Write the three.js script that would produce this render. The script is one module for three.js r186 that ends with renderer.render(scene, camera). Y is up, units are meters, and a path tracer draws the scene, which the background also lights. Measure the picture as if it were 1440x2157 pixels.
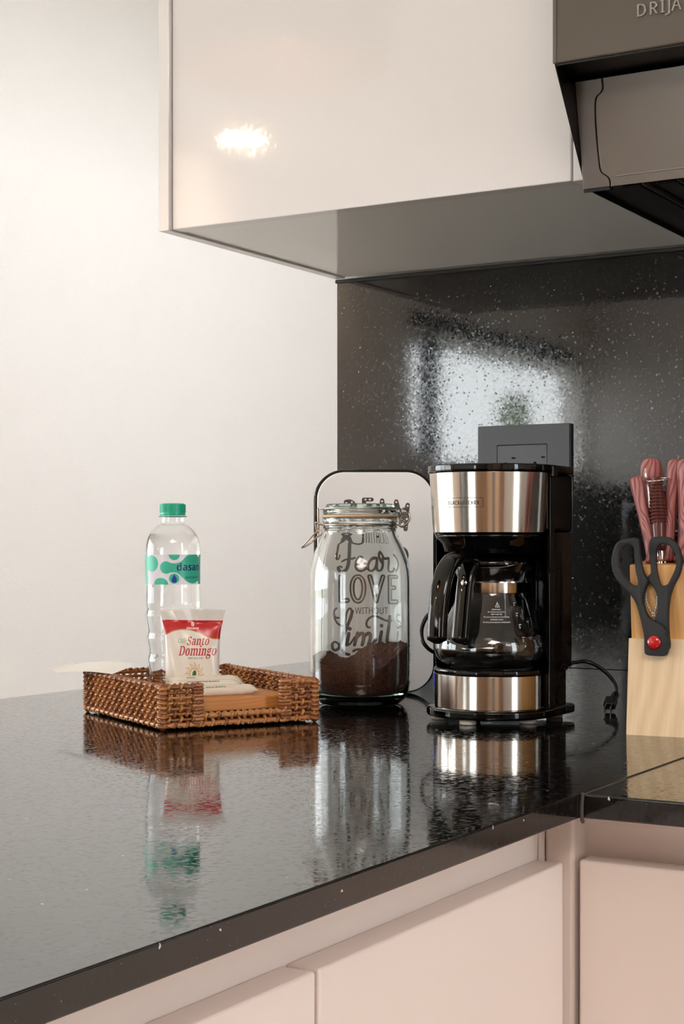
import * as THREE from 'three';
import { RoundedBoxGeometry } from 'three/addons/geometries/RoundedBoxGeometry.js';
import { mergeGeometries, toCreasedNormals } from 'three/addons/utils/BufferGeometryUtils.js';
import { RectAreaLightUniformsLib } from 'three/addons/lights/RectAreaLightUniformsLib.js';
import { FontLoader } from 'three/addons/loaders/FontLoader.js';
import { TextGeometry } from 'three/addons/geometries/TextGeometry.js';

// ---------- camera, sky, large lights, exposure ----------
const scene = new THREE.Scene();
const camera = new THREE.PerspectiveCamera(35.28, 1440 / 2157, 0.05, 60);
camera.position.set(1.0965, 1.055, 1.8367);
camera.lookAt(1.0965 - 0.50984, 1.055, 1.8367 - 0.86027);
camera.setViewOffset(1440, 2157, 0, -61.5, 1440, 2157);        // shift lens: verticals stay vertical
camera.updateProjectionMatrix();
scene.background = new THREE.Color(0.93, 0.98, 1.0);           // bright overcast sky
scene.backgroundIntensity = 8.5;
const renderer = new THREE.WebGLRenderer({ antialias: true });
renderer.toneMapping = THREE.LinearToneMapping;
renderer.toneMappingExposure = 1.07;
renderer.shadowMap.enabled = true;
RectAreaLightUniformsLib.init();
const KITCHEN_LIGHT = { color: 0xfffcfa, intensity: 10, size: 1.1, at: [2.0, 2.585, 3.1] };
const BULB = { color: 0xffc890, intensity: 0.3 };
const DOWNLIGHT = { color: 0xffe2c0, intensity: 22 };

// ---------- helpers ----------
let seed = 7;
const rnd = () => { seed = (seed * 1664525 + 1013904223) >>> 0; return seed / 4294967296; };
const rr = (a, b) => a + (b - a) * rnd();
const V = (x, y, z) => new THREE.Vector3(x, y, z);
const names = new Map();
function numbered(n) { const k = names.get(n) ?? 0; names.set(n, k + 1); return k ? `${n}_${String(k).padStart(3, '0')}` : n; }
function thing(name, label, category, [x, y, z] = [0, 0, 0], turn = 0, group) {
  const o = new THREE.Group(); o.name = numbered(name); scene.add(o);
  o.position.set(x, y, z); o.rotation.y = turn; o.userData = { label, category };
  if (group) o.userData.group = group;
  return o;
}
function part(name, geo, mat, parent = scene, label) {
  const g = Array.isArray(geo) ? merge(geo) : geo, o = new THREE.Mesh(g, mat);
  o.name = parent === scene ? numbered(name) : name; o.castShadow = o.receiveShadow = true; parent.add(o);
  if (parent !== scene) { const same = parent.children.filter((c) => c.name.replace(/_\d{3}$/, '') === name).length - 1; if (same) o.name = `${name}_${String(same).padStart(3, '0')}`; }
  if (label) o.userData.label = label;
  return o;
}
function tag(o, label, category, group) { o.userData.label = label; o.userData.category = category; if (group) o.userData.group = group; return o; }
function struct(name, geo, mat, label) { const o = part(name, geo, mat); o.userData.kind = 'structure'; if (label) o.userData.label = label; return o; }
function merge(list) { return mergeGeometries(list.map((g) => { const h = g.index ? g.toNonIndexed() : g.clone(); for (const k of Object.keys(h.attributes)) if (!['position', 'normal', 'uv'].includes(k)) h.deleteAttribute(k); return h; })); }
function uvm(g, s = 1) {                                        // uv in metres from the dominant face direction
  if (g.index) g = g.toNonIndexed();
  const p = g.attributes.position, n = g.attributes.normal, uv = new Float32Array(p.count * 2);
  for (let t = 0; t < p.count; t += 3) {
    let nx = 0, ny = 0, nz = 0;
    for (let k = 0; k < 3; k++) { nx += n.getX(t + k); ny += n.getY(t + k); nz += n.getZ(t + k); }
    nx = Math.abs(nx); ny = Math.abs(ny); nz = Math.abs(nz);
    for (let k = 0; k < 3; k++) {
      const i = t + k, x = p.getX(i), y = p.getY(i), z = p.getZ(i);
      const [u, v] = ny >= nx && ny >= nz ? [x, z] : nx >= nz ? [z, y] : [x, y];
      uv[2 * i] = u * s; uv[2 * i + 1] = v * s;
    }
  }
  g.setAttribute('uv', new THREE.BufferAttribute(uv, 2));
  return g;
}
function boxB(x0, x1, y0, y1, z0, z1, r = 0.001) {             // box between bounds with rounded edges
  const w = x1 - x0, h = y1 - y0, d = z1 - z0, q = Math.min(r, w / 2.01, h / 2.01, d / 2.01);
  const g = q > 0 ? new RoundedBoxGeometry(w, h, d, 2, q) : new THREE.BoxGeometry(w, h, d);
  g.translate((x0 + x1) / 2, (y0 + y1) / 2, (z0 + z1) / 2);
  return uvm(g);
}
const lathe = (pts, seg = 64, a0 = 0, al = Math.PI * 2) => new THREE.LatheGeometry(pts.map(([r, y]) => new THREE.Vector2(Math.max(r, 1e-5), y)), seg, a0, al);
const curve = (pts, closed = false, t = 0.5) => new THREE.CatmullRomCurve3(pts.map((p) => (p.isVector3 ? p : V(...p))), closed, 'catmullrom', t);
const tube = (pts, r, seg = 40, rad = 8, closed = false) => capped(new THREE.TubeGeometry(curve(pts, closed), seg, r, rad, closed), pts, r, closed);
function capped(g, pts, r, closed) {
  if (closed) return g;
  const a = pts[0].isVector3 ? pts[0] : V(...pts[0]), q = pts[pts.length - 1], b = q.isVector3 ? q : V(...q);
  return merge([g, new THREE.SphereGeometry(r, 8, 6).translate(a.x, a.y, a.z), new THREE.SphereGeometry(r, 8, 6).translate(b.x, b.y, b.z)]);
}
function shapeOf(pts, holes = []) {
  const s = new THREE.Shape(pts.map(([x, y]) => new THREE.Vector2(x, y)));
  for (const h of holes) s.holes.push(new THREE.Path(h.map(([x, y]) => new THREE.Vector2(x, y))));
  return s;
}
function smooth(pts, n = 6, closed = true) {                    // Catmull-Rom through 2-D points
  const c = new THREE.CatmullRomCurve3(pts.map(([x, y]) => V(x, y, 0)), closed, 'centripetal');
  return c.getPoints(pts.length * n).slice(0, closed ? -1 : undefined).map((p) => [p.x, p.y]);
}
function extrude(shape, depth, bevel = 0, seg = 2) {
  return new THREE.ExtrudeGeometry(shape, { depth: depth - 2 * bevel, bevelEnabled: bevel > 0, bevelSize: bevel, bevelThickness: bevel, bevelOffset: -bevel, bevelSegments: seg, curveSegments: 24 }).translate(0, 0, bevel);
}
const flat = (g) => g.rotateX(-Math.PI / 2);                    // shape (x, -z) extruded upward
function rrect(x0, x1, y0, y1, r, n = 8) {
  const out = [];
  for (const [cx, cy, a] of [[x1 - r, y0 + r, -Math.PI / 2], [x1 - r, y1 - r, 0], [x0 + r, y1 - r, Math.PI / 2], [x0 + r, y0 + r, Math.PI]])
    for (let i = 0; i <= n; i++) { const t = a + (i / n) * Math.PI / 2; out.push([cx + r * Math.cos(t), cy + r * Math.sin(t)]); }
  return out;
}
// ---------- textures ----------
function dataTex(w, h, fn, srgb = false, float = false) {
  const d = float ? new Float32Array(w * h * 4) : new Uint8Array(w * h * 4);
  for (let y = 0; y < h; y++) for (let x = 0; x < w; x++) { const c = fn(x, y), o = (y * w + x) * 4; d[o] = c[0]; d[o + 1] = c[1]; d[o + 2] = c[2]; d[o + 3] = c[3] ?? (float ? 1 : 255); }
  const t = new THREE.DataTexture(d, w, h, THREE.RGBAFormat, float ? THREE.FloatType : THREE.UnsignedByteType);
  t.wrapS = t.wrapT = THREE.RepeatWrapping; t.magFilter = t.minFilter = THREE.LinearFilter;
  if (srgb) t.colorSpace = THREE.SRGBColorSpace;
  t.needsUpdate = true;
  return t;
}
function canvasTex(w, h, draw) {
  const c = document.createElement('canvas'); c.width = w; c.height = h;
  draw(c.getContext('2d'), w, h);
  const t = new THREE.CanvasTexture(c); t.colorSpace = THREE.SRGBColorSpace; t.magFilter = THREE.LinearFilter;
  return t;
}
const hash = (x, y, s = 0) => { let h = Math.imul(x | 0, 374761393) + Math.imul(y | 0, 668265263) + Math.imul(s | 0, 362437) | 0; h = Math.imul(h ^ (h >>> 13), 1274126177); h ^= h >>> 16; return (h >>> 0) / 4294967296; };
const mod = (a, n) => ((a % n) + n) % n;
function vnoise(x, y, p, s = 0, q = p) {                        // tileable value noise with periods p, q
  const ix = Math.floor(x), iy = Math.floor(y), fx = x - ix, fy = y - iy, u = fx * fx * (3 - 2 * fx), v = fy * fy * (3 - 2 * fy);
  const g = (a, b) => hash(mod(a, p), mod(b, q), s);
  return (g(ix, iy) * (1 - u) + g(ix + 1, iy) * u) * (1 - v) + (g(ix, iy + 1) * (1 - u) + g(ix + 1, iy + 1) * u) * v;
}
function rep(t, s) { const c = t.clone(); c.repeat.set(s, s); c.needsUpdate = true; return c; }

// black quartz: chips with slightly different tilt and tone, sparse pale flakes; one tile is 0.3 m
const N = 1024, CELLS = 136;
const cellAt = (x, y) => {
  const gx = (x / N) * CELLS, gy = (y / N) * CELLS, ix = Math.floor(gx), iy = Math.floor(gy);
  let best = 9, cx = 0, cy = 0;
  for (let j = -1; j <= 1; j++) for (let i = -1; i <= 1; i++) {
    const a = mod(ix + i, CELLS), b = mod(iy + j, CELLS), dx = ix + i + hash(a, b, 1) - gx, dy = iy + j + hash(a, b, 2) - gy, d = dx * dx + dy * dy;
    if (d < best) { best = d; cx = a; cy = b; }
  }
  return [cx, cy];
};
const cellMap = new Uint16Array(N * N * 2);
for (let y = 0; y < N; y++) for (let x = 0; x < N; x++) { const [a, b] = cellAt(x, y); cellMap[(y * N + x) * 2] = a; cellMap[(y * N + x) * 2 + 1] = b; }
const flakes = [];
for (let i = 0; i < 950; i++) { const big = rnd(); flakes.push([rnd() * N, rnd() * N, big > 0.985 ? rr(2.2, 4.0) : rr(0.75, 1.4), rnd() * 3, big > 0.985 ? 1 : big > 0.5 ? rr(0.5, 1) : rr(0.2, 0.5), rnd()]); }
const flakeGrid = new Float32Array(N * N * 3);
for (const [fx, fy, r, a, str, warm] of flakes) {
  const R = Math.ceil(r * 2);
  for (let j = -R; j <= R; j++) for (let i = -R; i <= R; i++) {
    const u = i * Math.cos(a) + j * Math.sin(a), v = (-i * Math.sin(a) + j * Math.cos(a)) * 1.7, d = Math.hypot(u, v) + 0.5 * Math.sin(3 * Math.atan2(v, u));
    if (d < r) { const o = (mod(Math.floor(fy) + j, N) * N + mod(Math.floor(fx) + i, N)) * 3; flakeGrid[o] = str; flakeGrid[o + 1] = str * (warm > 0.75 ? 0.8 : 1); flakeGrid[o + 2] = str * (warm > 0.75 ? 0.55 : 1); }
  }
}
const quartzColor = dataTex(N, N, (x, y) => {
  const o = y * N + x, a = cellMap[o * 2], b = cellMap[o * 2 + 1], k = hash(a, b, 3), base = 10 + 13 * k * k + (k > 0.88 ? 16 * hash(a, b, 4) : 0);
  const f = o * 3;
  return [0, 1, 2].map((c) => base * (c === 0 ? 1.02 : 1) + flakeGrid[f + c] * 190);
}, true);
const quartzNormal = dataTex(N, N, (x, y) => {
  const o = y * N + x, a = cellMap[o * 2], b = cellMap[o * 2 + 1], w = hash(a, b, 7) > 0.75 ? 2.2 : 0.8;
  const tx = (hash(a, b, 5) + hash(a, b, 8) - 1) * 0.0024 * w, ty = (hash(a, b, 6) + hash(a, b, 9) - 1) * 0.0024 * w;
  const wx = (vnoise(x / 24, y / 24, N / 24 | 0, 11) - 0.5) * 0.0012, wy = (vnoise(x / 24, y / 24, N / 24 | 0, 12) - 0.5) * 0.0012;
  return [0.5 + 0.5 * (tx + wx), 0.5 + 0.5 * (ty + wy), 1, 1];
}, false, true);
const roughTex = (share, r0, r1) => dataTex(N, N, (x, y) => { const o = y * N + x, a = cellMap[o * 2], b = cellMap[o * 2 + 1], k = hash(a, b, 13), v = k < share ? r0 + (r1 - r0) * hash(a, b, 14) : 8 + 12 * hash(a, b, 15); return [v, v, v]; });
const splashRough = roughTex(0.035, 30, 55), quartzRough = roughTex(0.33, 30, 54);   // the worktop is worn: a third of its chips have lost their polish
const peelNormal = dataTex(512, 512, (x, y) => {               // lacquer orange peel; tile 0.2 m
  let sx = 0, sy = 0;
  for (const [c, w] of [[64, 0.010], [24, 0.004]]) { sx += (vnoise(x * c / 512, y * c / 512, c, 21) - 0.5) * w; sy += (vnoise(x * c / 512, y * c / 512, c, 22) - 0.5) * w; }
  return [0.5 + 0.5 * sx, 0.5 + 0.5 * sy, 1, 1];
}, false, true);
const plasterBump = dataTex(512, 512, (x, y) => { const v = 0.5 * vnoise(x / 8, y / 8, 64, 31) + 0.3 * vnoise(x / 3, y / 3, 170, 32) + 0.2 * vnoise(x / 40, y / 40, 12, 33); return [v * 255, v * 255, v * 255]; });
function woodTex(c0, c1, c2, { freq = 9, wave = 0.5, knots = [], fine = 0.3, s = 1, line = null } = {}) {   // grain runs along v
  return dataTex(256, 512, (x, y) => {
    let u = x / 256, v = y / 512, d = u + wave * 0.06 * (vnoise(u * 3, v * 3, 3, 41 + s) - 0.5) * 6;
    for (const [kx, ky, kr] of knots) { const q = Math.hypot((u - kx) * 0.6, (v - ky) * 0.45); d += kr * Math.exp(-q * q / 0.004) * (u > kx ? 1 : -1); }
    const ring = 0.5 + 0.5 * Math.sin(d * freq * Math.PI * 2 + 3 * vnoise(u * 2, v * 2, 2, 43 + s)), g = vnoise(u * 60, v * 5, 60, 44 + s, 5), t = Math.min(1, Math.max(0, ring * (1 - fine) + g * fine));
    let dark = 0; for (const [kx, ky] of knots) { const q = Math.hypot((u - kx) * 2.4, v - ky); dark = Math.max(dark, 1 - q / 0.022); }
    const ln = line ? Math.pow(1 - ring, 10) * 0.85 : 0;             // dark growth lines
    return [0, 1, 2].map((k) => { let b = c0[k] + (c1[k] - c0[k]) * t; if (ln) b += (line[k] - b) * ln; return dark > 0 ? b + (c2[k] - b) * Math.min(1, dark * 1.6) : b; });
  }, true);
}
// ---------- materials ----------
const std = (color, roughness, metalness = 0, more = {}) => new THREE.MeshStandardMaterial({ color, roughness, metalness, ...more });
const phy = (color, roughness, more = {}) => new THREE.MeshPhysicalMaterial({ color, roughness, ...more });
const M = {
  wall: std(0xefe9e5, 0.75, 0, { bumpMap: rep(plasterBump, 3), bumpScale: 0.0012 }),
  ceiling: std(0xf2f0ec, 0.9), floor: std(0xd3cabf, 0.3), ground: std(0x8d8d84, 0.95),
  quartz: phy(0xffffff, 1, { map: rep(quartzColor, 1 / 0.3), normalMap: rep(quartzNormal, 1 / 0.3), roughnessMap: rep(quartzRough, 1 / 0.3), normalScale: new THREE.Vector2(1.7, 1.7), ior: 1.64 }),
  splash: phy(0xffffff, 1, { map: rep(quartzColor, 1 / 0.3), normalMap: rep(quartzNormal, 1 / 0.3), roughnessMap: rep(splashRough, 1 / 0.3), ior: 1.85 }),
  lacquer: phy(0xf0ebea, 0.05, { ior: 1.8, normalMap: rep(peelNormal, 5), normalScale: new THREE.Vector2(0.6, 0.6) }),
  satin: phy(0xefe0d8, 0.32, { ior: 1.45 }),
  underside: phy(0xf3efeb, 0.1, { ior: 1.5, normalMap: rep(peelNormal, 5), normalScale: new THREE.Vector2(0.5, 0.5) }),
  gap: std(0x14110f, 0.8), silicone: std(0x060606, 0.4), edgeDark: std(0x3b322d, 0.6),
  blackGloss: phy(0x050505, 0.05, { ior: 1.5 }), blackSatin: phy(0x080808, 0.3), blackMatte: std(0x0b0b0c, 0.65), rubber: std(0x1d1e20, 0.6),
  steel: phy(0xcfc5ba, 0.16, { metalness: 1, anisotropy: 0.8, anisotropyRotation: Math.PI / 2 }),
  chrome: std(0xe2dcd6, 0.12, 1), wire: std(0xc9bdb2, 0.2, 1),
  padGrey: std(0xb5b0a8, 0.6), blue: phy(0x1436c8, 0.25),
  glassJar: phy(0xffffff, 0.0, { transmission: 1, thickness: 0.003, ior: 1.5, attenuationColor: new THREE.Color(0.68, 0.93, 0.86), attenuationDistance: 0.06 }),
  glass: phy(0xffffff, 0.0, { transmission: 1, thickness: 0.0015, ior: 1.47, attenuationColor: new THREE.Color(0.9, 0.93, 0.92), attenuationDistance: 0.05 }),
  pet: phy(0xffffff, 0.02, { transmission: 1, thickness: 0, ior: 1.5 }),
  water: phy(0xffffff, 0.0, { transmission: 1, thickness: 0.04, ior: 1.1 }),
  pane: phy(0xffffff, 0.0, { transmission: 1, thickness: 0, ior: 1.45 }),
  enamel: phy(0xf2f0ec, 0.12, { clearcoat: 0.6, clearcoatRoughness: 0.05 }),
  red: phy(0xc8141c, 0.12, { clearcoat: 1, clearcoatRoughness: 0.03 }),
  lampWhite: std(0xf4efe8, 0.6), frame: std(0x2c3038, 0.5),
};
// ---------- the setting ----------
const XL = -2.6, XR = 2.6, ZF = -5.4, ZB = 7.3, YC = 2.6, YH = 3.4;   // the dining passage behind has the higher ceiling YH
function wallAlongZ(z0, z1, holes, xFace, thick) {              // a wall in the plane x = xFace, reaching thick to the left
  const s = shapeOf([[z0, 0], [z1, 0], [z1, YH], [z0, YH]], holes);
  return uvm(new THREE.ExtrudeGeometry(s, { depth: thick, bevelEnabled: false }).rotateY(-Math.PI / 2).translate(xFace, 0, 0));
}
const rect = (a, b, c, d) => [[a, c], [a, d], [b, d], [b, c]];
const winHole = rrect(5.06, 7.25, 1.46, 2.09, 0.16).reverse();
struct('wall_left', wallAlongZ(ZF, ZB, [rect(0.3, 3.1, 0.05, 1.93), winHole], XL, 0.15), M.wall, 'plain white painted plaster wall');
struct('wall_corridor', wallAlongZ(ZF, -0.135, [rect(-4.3, -1.3, 2.13, 3.1)], 0.15, 0.15), M.wall);
struct('wall_back', boxB(0, XR, 0, YC, -0.135, -0.0155, 0), M.wall);
struct('wall_right', wallAlongZ(-0.135, ZB, [rect(1.0, 1.5, 0.6, 2.1)], XR + 0.15, 0.15), M.wall);
struct('wall_front', uvm(new THREE.ExtrudeGeometry(shapeOf([[XL - 0.15, 0], [XR + 0.15, 0], [XR + 0.15, YH], [XL - 0.15, YH]], [rect(-1.7, -0.1, 0.05, 2.3)]), { depth: 0.15, bevelEnabled: false }).translate(0, 0, ZB)), M.wall);
struct('wall_far', boxB(XL - 0.15, 0.15, 0, YH, ZF - 0.15, ZF, 0), M.wall);
struct('ceiling', [boxB(XL - 0.15, XR + 0.15, YC, YC + 0.15, -0.4, ZB + 0.15, 0), boxB(XL - 0.15, 0.15, YH, YH + 0.15, ZF - 0.15, -0.4, 0), boxB(XL - 0.15, 0.15, YC + 0.15, YH + 0.15, -0.4, -0.25, 0), boxB(0.15, XR + 0.15, YC, YC + 0.15, -0.4, -0.135, 0)], M.ceiling);
struct('floor', boxB(XL - 0.15, XR + 0.15, -0.15, 0, ZF - 0.15, ZB + 0.15, 0), M.floor);
struct('ground', [boxB(-40, -2.76, -0.3, -0.16, -30, 30, 0), boxB(2.76, 40, -0.3, -0.16, -30, 30, 0), boxB(-2.75, 2.75, -0.3, -0.16, 7.5, 30, 0)], M.ground);
function glazing(name, x, z0, z1, y0, y1, bars) {
  const g = new THREE.Group(); g.name = name; g.userData.kind = 'structure'; scene.add(g);
  const w = 0.045;
  part('window_frame', [boxB(x - 0.03, x + 0.03, y0, y0 + w, z0, z1, 0.003), boxB(x - 0.03, x + 0.03, y1 - w, y1, z0, z1, 0.003), boxB(x - 0.03, x + 0.03, y0, y1, z0, z0 + w, 0.003), boxB(x - 0.03, x + 0.03, y0, y1, z1 - w, z1, 0.003)], M.frame, g);
  for (const [a, b] of bars) part('mullion', boxB(x - 0.03, x + 0.03, y0 + w, y1 - w, a, b, 0.003), M.frame, g);
  const ends = [z0 + w, ...bars.flat(), z1 - w];
  for (let i = 0; i < ends.length; i += 2) part('pane', new THREE.PlaneGeometry(ends[i + 1] - ends[i], y1 - y0 - 2 * w).rotateY(Math.PI / 2).translate(x, (y0 + y1) / 2, (ends[i] + ends[i + 1]) / 2), M.pane, g);
  return g;
}
glazing('window_2', XL - 0.075, 0.3, 3.1, 0.05, 1.93, [[1.18, 1.24], [2.13, 2.19]]);
glazing('window_3', 0.075, -4.3, -1.3, 2.13, 3.1, [[-2.83, -2.77]]);
glazing('window_5', XR + 0.075, 1.0, 1.5, 0.6, 2.1, []);
{
  const g = glazing('window_4', 0, -0.8, 0.8, 0.05, 2.3, [[-0.03, 0.03]]);
  g.rotation.y = Math.PI / 2; g.position.set(-0.9, 0, ZB + 0.075);
}
{
  const g = new THREE.Group(); g.name = 'window_1'; g.userData.kind = 'structure'; scene.add(g);
  part('mullion', boxB(XL - 0.045, XL - 0.008, 1.465, 2.085, 5.22, 5.38, 0.003), M.frame, g);
  part('pane', new THREE.PlaneGeometry(2.19, 0.63).rotateY(Math.PI / 2).translate(XL - 0.05, 1.775, 6.155), M.pane, g);
}
const blind = thing('roller_blind', 'dark blue rolled-up blind above the high window', 'blind', [XL, 2.1, 6.03]);
part('cassette', boxB(0, 0.06, 0, 0.075, -1.0, 1.0, 0.02), std(0x1b222e, 0.7), blind);
// garden seen through the high window
function tree(name, label, x, z, h, r, cone) {
  const t = thing(name, label, 'tree', [x, -0.16, z]);
  part('trunk', new THREE.CylinderGeometry(r * 0.08, r * 0.12, h * 0.5, 8).translate(0, h * 0.25, 0), std(0x4d3b2a, 0.9), t);
  const bits = [];
  for (let i = 0; i < 90; i++) {
    const v = rnd(), a = rnd() * 6.283, rad = cone ? r * (1 - v) * Math.sqrt(rr(0.3, 1)) : r * Math.sin(Math.PI * (0.12 + 0.8 * v)) * Math.sqrt(rr(0.3, 1));
    const s = r * rr(0.14, 0.26);
    bits.push(new THREE.IcosahedronGeometry(s, 0).scale(1, 0.7, 1).rotateY(a * 3).translate(rad * Math.cos(a), h * (0.22 + 0.76 * v), rad * Math.sin(a)));
  }
  part('foliage', bits, std(cone ? 0x6f7d60 : 0x8a9a6e, 0.9, 0, { flatShading: true }), t);
}
tree('conifer', 'cone-shaped conifer outside the high window', -5.3, 12.2, 2.62, 0.62, true);
tree('hedge_shrub', 'round green shrub outside the high window, nearer to the kitchen', -7.0, 12.0, 2.0, 0.75, false);
tree('hedge_shrub', 'round green shrub outside the high window, farther from the kitchen', -7.4, 15.6, 2.05, 0.8, false);
const pergola = thing('pergola', 'grey-green garden pergola beam on two posts outside the high window', 'pergola', [-5, -0.16, 13]);
part('beam', boxB(-0.1, 0.1, 2.82, 3.25, -5.5, 6, 0.01), std(0x8b9488, 0.8), pergola);
for (const z of [-5.3, 5.8]) part('post', boxB(-0.06, 0.06, 0, 2.82, z - 0.06, z + 0.06, 0.01), std(0x8b9488, 0.8), pergola);
// room pieces that the gloss of the kitchen mirrors
const cupboard = thing('sideboard', 'long black sideboard under the high window', 'sideboard', [XL, 0, 6.0]);
const soot = std(0x050505, 0.85);
part('carcass', boxB(0.005, 0.45, 0.0, 1.36, -1.0, 0.77, 0.004), soot, cupboard);
for (let i = 0; i < 4; i++) part('door', boxB(0.451, 0.47, 0.05, 1.34, -0.995 + i * 0.4415, -0.56 + i * 0.4415, 0.003), soot, cupboard);
const chest = thing('chest', 'black chest between the sideboard and the glass door behind the camera', 'chest', [-2.17, 0, ZB]);
part('carcass', boxB(-0.42, 0.42, 0, 1.36, -0.5, -0.005, 0.004), soot, chest);
part('door', boxB(0.03, 0.415, 0.05, 1.34, -0.52, -0.501, 0.003), soot, chest);
const ward = thing('wardrobe', 'tan wooden wardrobe on the wall behind the camera', 'wardrobe', [1.3, 0, ZB]);
const tanWood = std(0xffffff, 0.45, 0, { map: woodTex([186, 150, 120], [208, 172, 140], [90, 60, 40], { freq: 5 }) });
part('carcass', boxB(-1.25, 1.25, 0, 2.35, -0.6, -0.005, 0.004), tanWood, ward);
for (let i = 0; i < 4; i++) part('door', boxB(-1.245 + i * 0.6225, -0.625 + i * 0.6225, 0.08, 2.33, -0.62, -0.601, 0.003), tanWood, ward);
const tall = thing('larder_unit', 'tan wooden larder unit along the right wall, opposite the counter', 'cabinet', [XR, 0, 3.9]);
part('carcass', boxB(-0.55, -0.005, 0, 2.3, -1.5, 1.5, 0.004), tanWood, tall);
for (let i = 0; i < 5; i++) part('door', boxB(-0.57, -0.551, 0.08, 2.28, -1.495 + i * 0.599, -0.905 + i * 0.599, 0.003), i === 1 ? std(0x55504c, 0.3, 0.6) : tanWood, tall);
// lamps
const panelLamp = thing('ceiling_panel', 'square white ceiling light panel above the kitchen floor', 'ceiling light', [KITCHEN_LIGHT.at[0], YC, KITCHEN_LIGHT.at[2]]);
part('frame', boxB(-0.58, 0.58, -0.012, 0, -0.58, 0.58, 0.002), M.lampWhite, panelLamp);
part('diffuser', boxB(-0.55, 0.55, -0.0135, -0.011, -0.55, 0.55, 0), std(0xffffff, 0.6, 0, { emissive: KITCHEN_LIGHT.color, emissiveIntensity: 2 }), panelLamp);
const area = new THREE.RectAreaLight(KITCHEN_LIGHT.color, KITCHEN_LIGHT.intensity, KITCHEN_LIGHT.size, KITCHEN_LIGHT.size);
area.name = 'kitchen_light'; area.position.set(...KITCHEN_LIGHT.at); area.lookAt(KITCHEN_LIGHT.at[0], 0, KITCHEN_LIGHT.at[2]); scene.add(area);
const drum = thing('drum_lamp', 'round fabric drum ceiling lamp above the dining area', 'lamp', [-1.17, 0, 2.47]);
part('shade', lathe([[0.2725, 2.285], [0.2725, 2.575], [0.271, 2.575], [0.271, 2.285], [0.2725, 2.285]], 64), phy(0x6a5a50, 0.55, { transmission: 0.25, thickness: 0 }), drum);
part('canopy', lathe([[0, 2.6], [0.06, 2.6], [0.06, 2.57], [0.02, 2.56], [0.02, 2.43], [0, 2.43]], 24), M.lampWhite, drum);
part('spider', [tube([[-0.271, 2.57, 0], [0.271, 2.57, 0]], 0.003, 4), tube([[0, 2.57, -0.271], [0, 2.57, 0.271]], 0.003, 4)], M.chrome, drum);
part('bulb', new THREE.SphereGeometry(0.03, 20, 14).translate(0, 2.4, 0), std(0xffffff, 0.5, 0, { emissive: BULB.color, emissiveIntensity: 90 }), drum);
const bulb = new THREE.PointLight(BULB.color, BULB.intensity); bulb.name = 'drum_bulb'; bulb.position.set(-1.17, 2.4, 2.47); bulb.castShadow = true; scene.add(bulb);
const down = thing('downlight', 'small round recessed ceiling downlight in the dining area', 'ceiling light', [-2.38, YC, 4.05]);
part('ring', lathe([[0.085, 0], [0.105, 0], [0.105, -0.006], [0.085, -0.008], [0.085, 0]], 40), M.lampWhite, down);
part('lens', lathe([[0, -0.004], [0.086, -0.004], [0.086, -0.001], [0, -0.001]], 40), std(0xffffff, 0.5, 0, { emissive: DOWNLIGHT.color, emissiveIntensity: 60 }), down);
const spot = new THREE.SpotLight(DOWNLIGHT.color, DOWNLIGHT.intensity * 0.12, 0, 1.1, 0.6); spot.name = 'downlight_beam'; spot.position.set(-2.38, YC - 0.03, 4.05); spot.target.position.set(-2.38, 0, 4.05); spot.castShadow = true; spot.shadow.radius = 4; scene.add(spot, spot.target);

// ---------- kitchen: worktop, splashback, cabinets ----------
const worktop = thing('countertop', 'L-shaped polished black quartz worktop with pale flakes', 'countertop', [0, 0.885, 0]);
part('slab', boxB(0, 0.7185, 0, 0.015, 0.0015, 2.35, 0.0012), M.quartz, worktop);
part('slab', boxB(0.7206, XR - 0.002, 0, 0.015, 0.0015, 0.912, 0.0012), M.quartz, worktop);
part('seam_filler', [boxB(0.7183, 0.7208, 0.0, 0.0146, 0.002, 0.9095, 0), tube([[0.7197, 0.0145, 0.911], [0.7195, 0.008, 0.9125], [0.7194, 0.001, 0.9122], [0.7196, -0.002, 0.911]], 0.0013, 12, 8)], std(0x4a3f3a, 0.7), worktop);
const splash = tag(part('backsplash', boxB(0, XR - 0.002, 0.9, 1.3975, -0.015, 0, 0.0008), M.splash), 'upright black quartz backsplash slab behind the coffee maker, under the wall cabinet', 'backsplash');
splash.userData.label = 'upright black speckled quartz splashback slab behind the coffee maker';
struct('trim_1', boxB(-0.0012, XR - 0.002, 1.397, 1.4019, -0.014, 0.0028, 0.001), M.silicone, 'thin black sealant line on top of the splashback');

const cab = thing('wall_cabinet', 'glossy cream wall cabinet hung above the counter, beside the range hood', 'cabinet', [0, 1.402, 0]);
part('side_panel', boxB(0, 0.0145, 0, 1.0, 0.003, 0.39, 0.0008), M.lacquer, cab);
part('side_panel', boxB(0.4968, 0.512, 0, 1.0, 0.003, 0.388, 0.0008), M.lacquer, cab);
part('door', boxB(0.016, 0.4932, 0.0012, 0.998, 0.3665, 0.3852, 0.0012), M.lacquer, cab);
part('bottom_panel', boxB(0.0152, 0.4962, 0.0022, 0.018, 0.004, 0.364, 0.0005), M.underside, cab, 'grey glossy underside panel');
part('carcass', [boxB(0.0152, 0.4962, 0.98, 0.998, 0.004, 0.364, 0), boxB(0.0152, 0.4962, 0.019, 0.979, 0.004, 0.02, 0), boxB(0.0152, 0.4962, 0.019, 0.979, 0.345, 0.3655, 0)], M.satin, cab);

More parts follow.
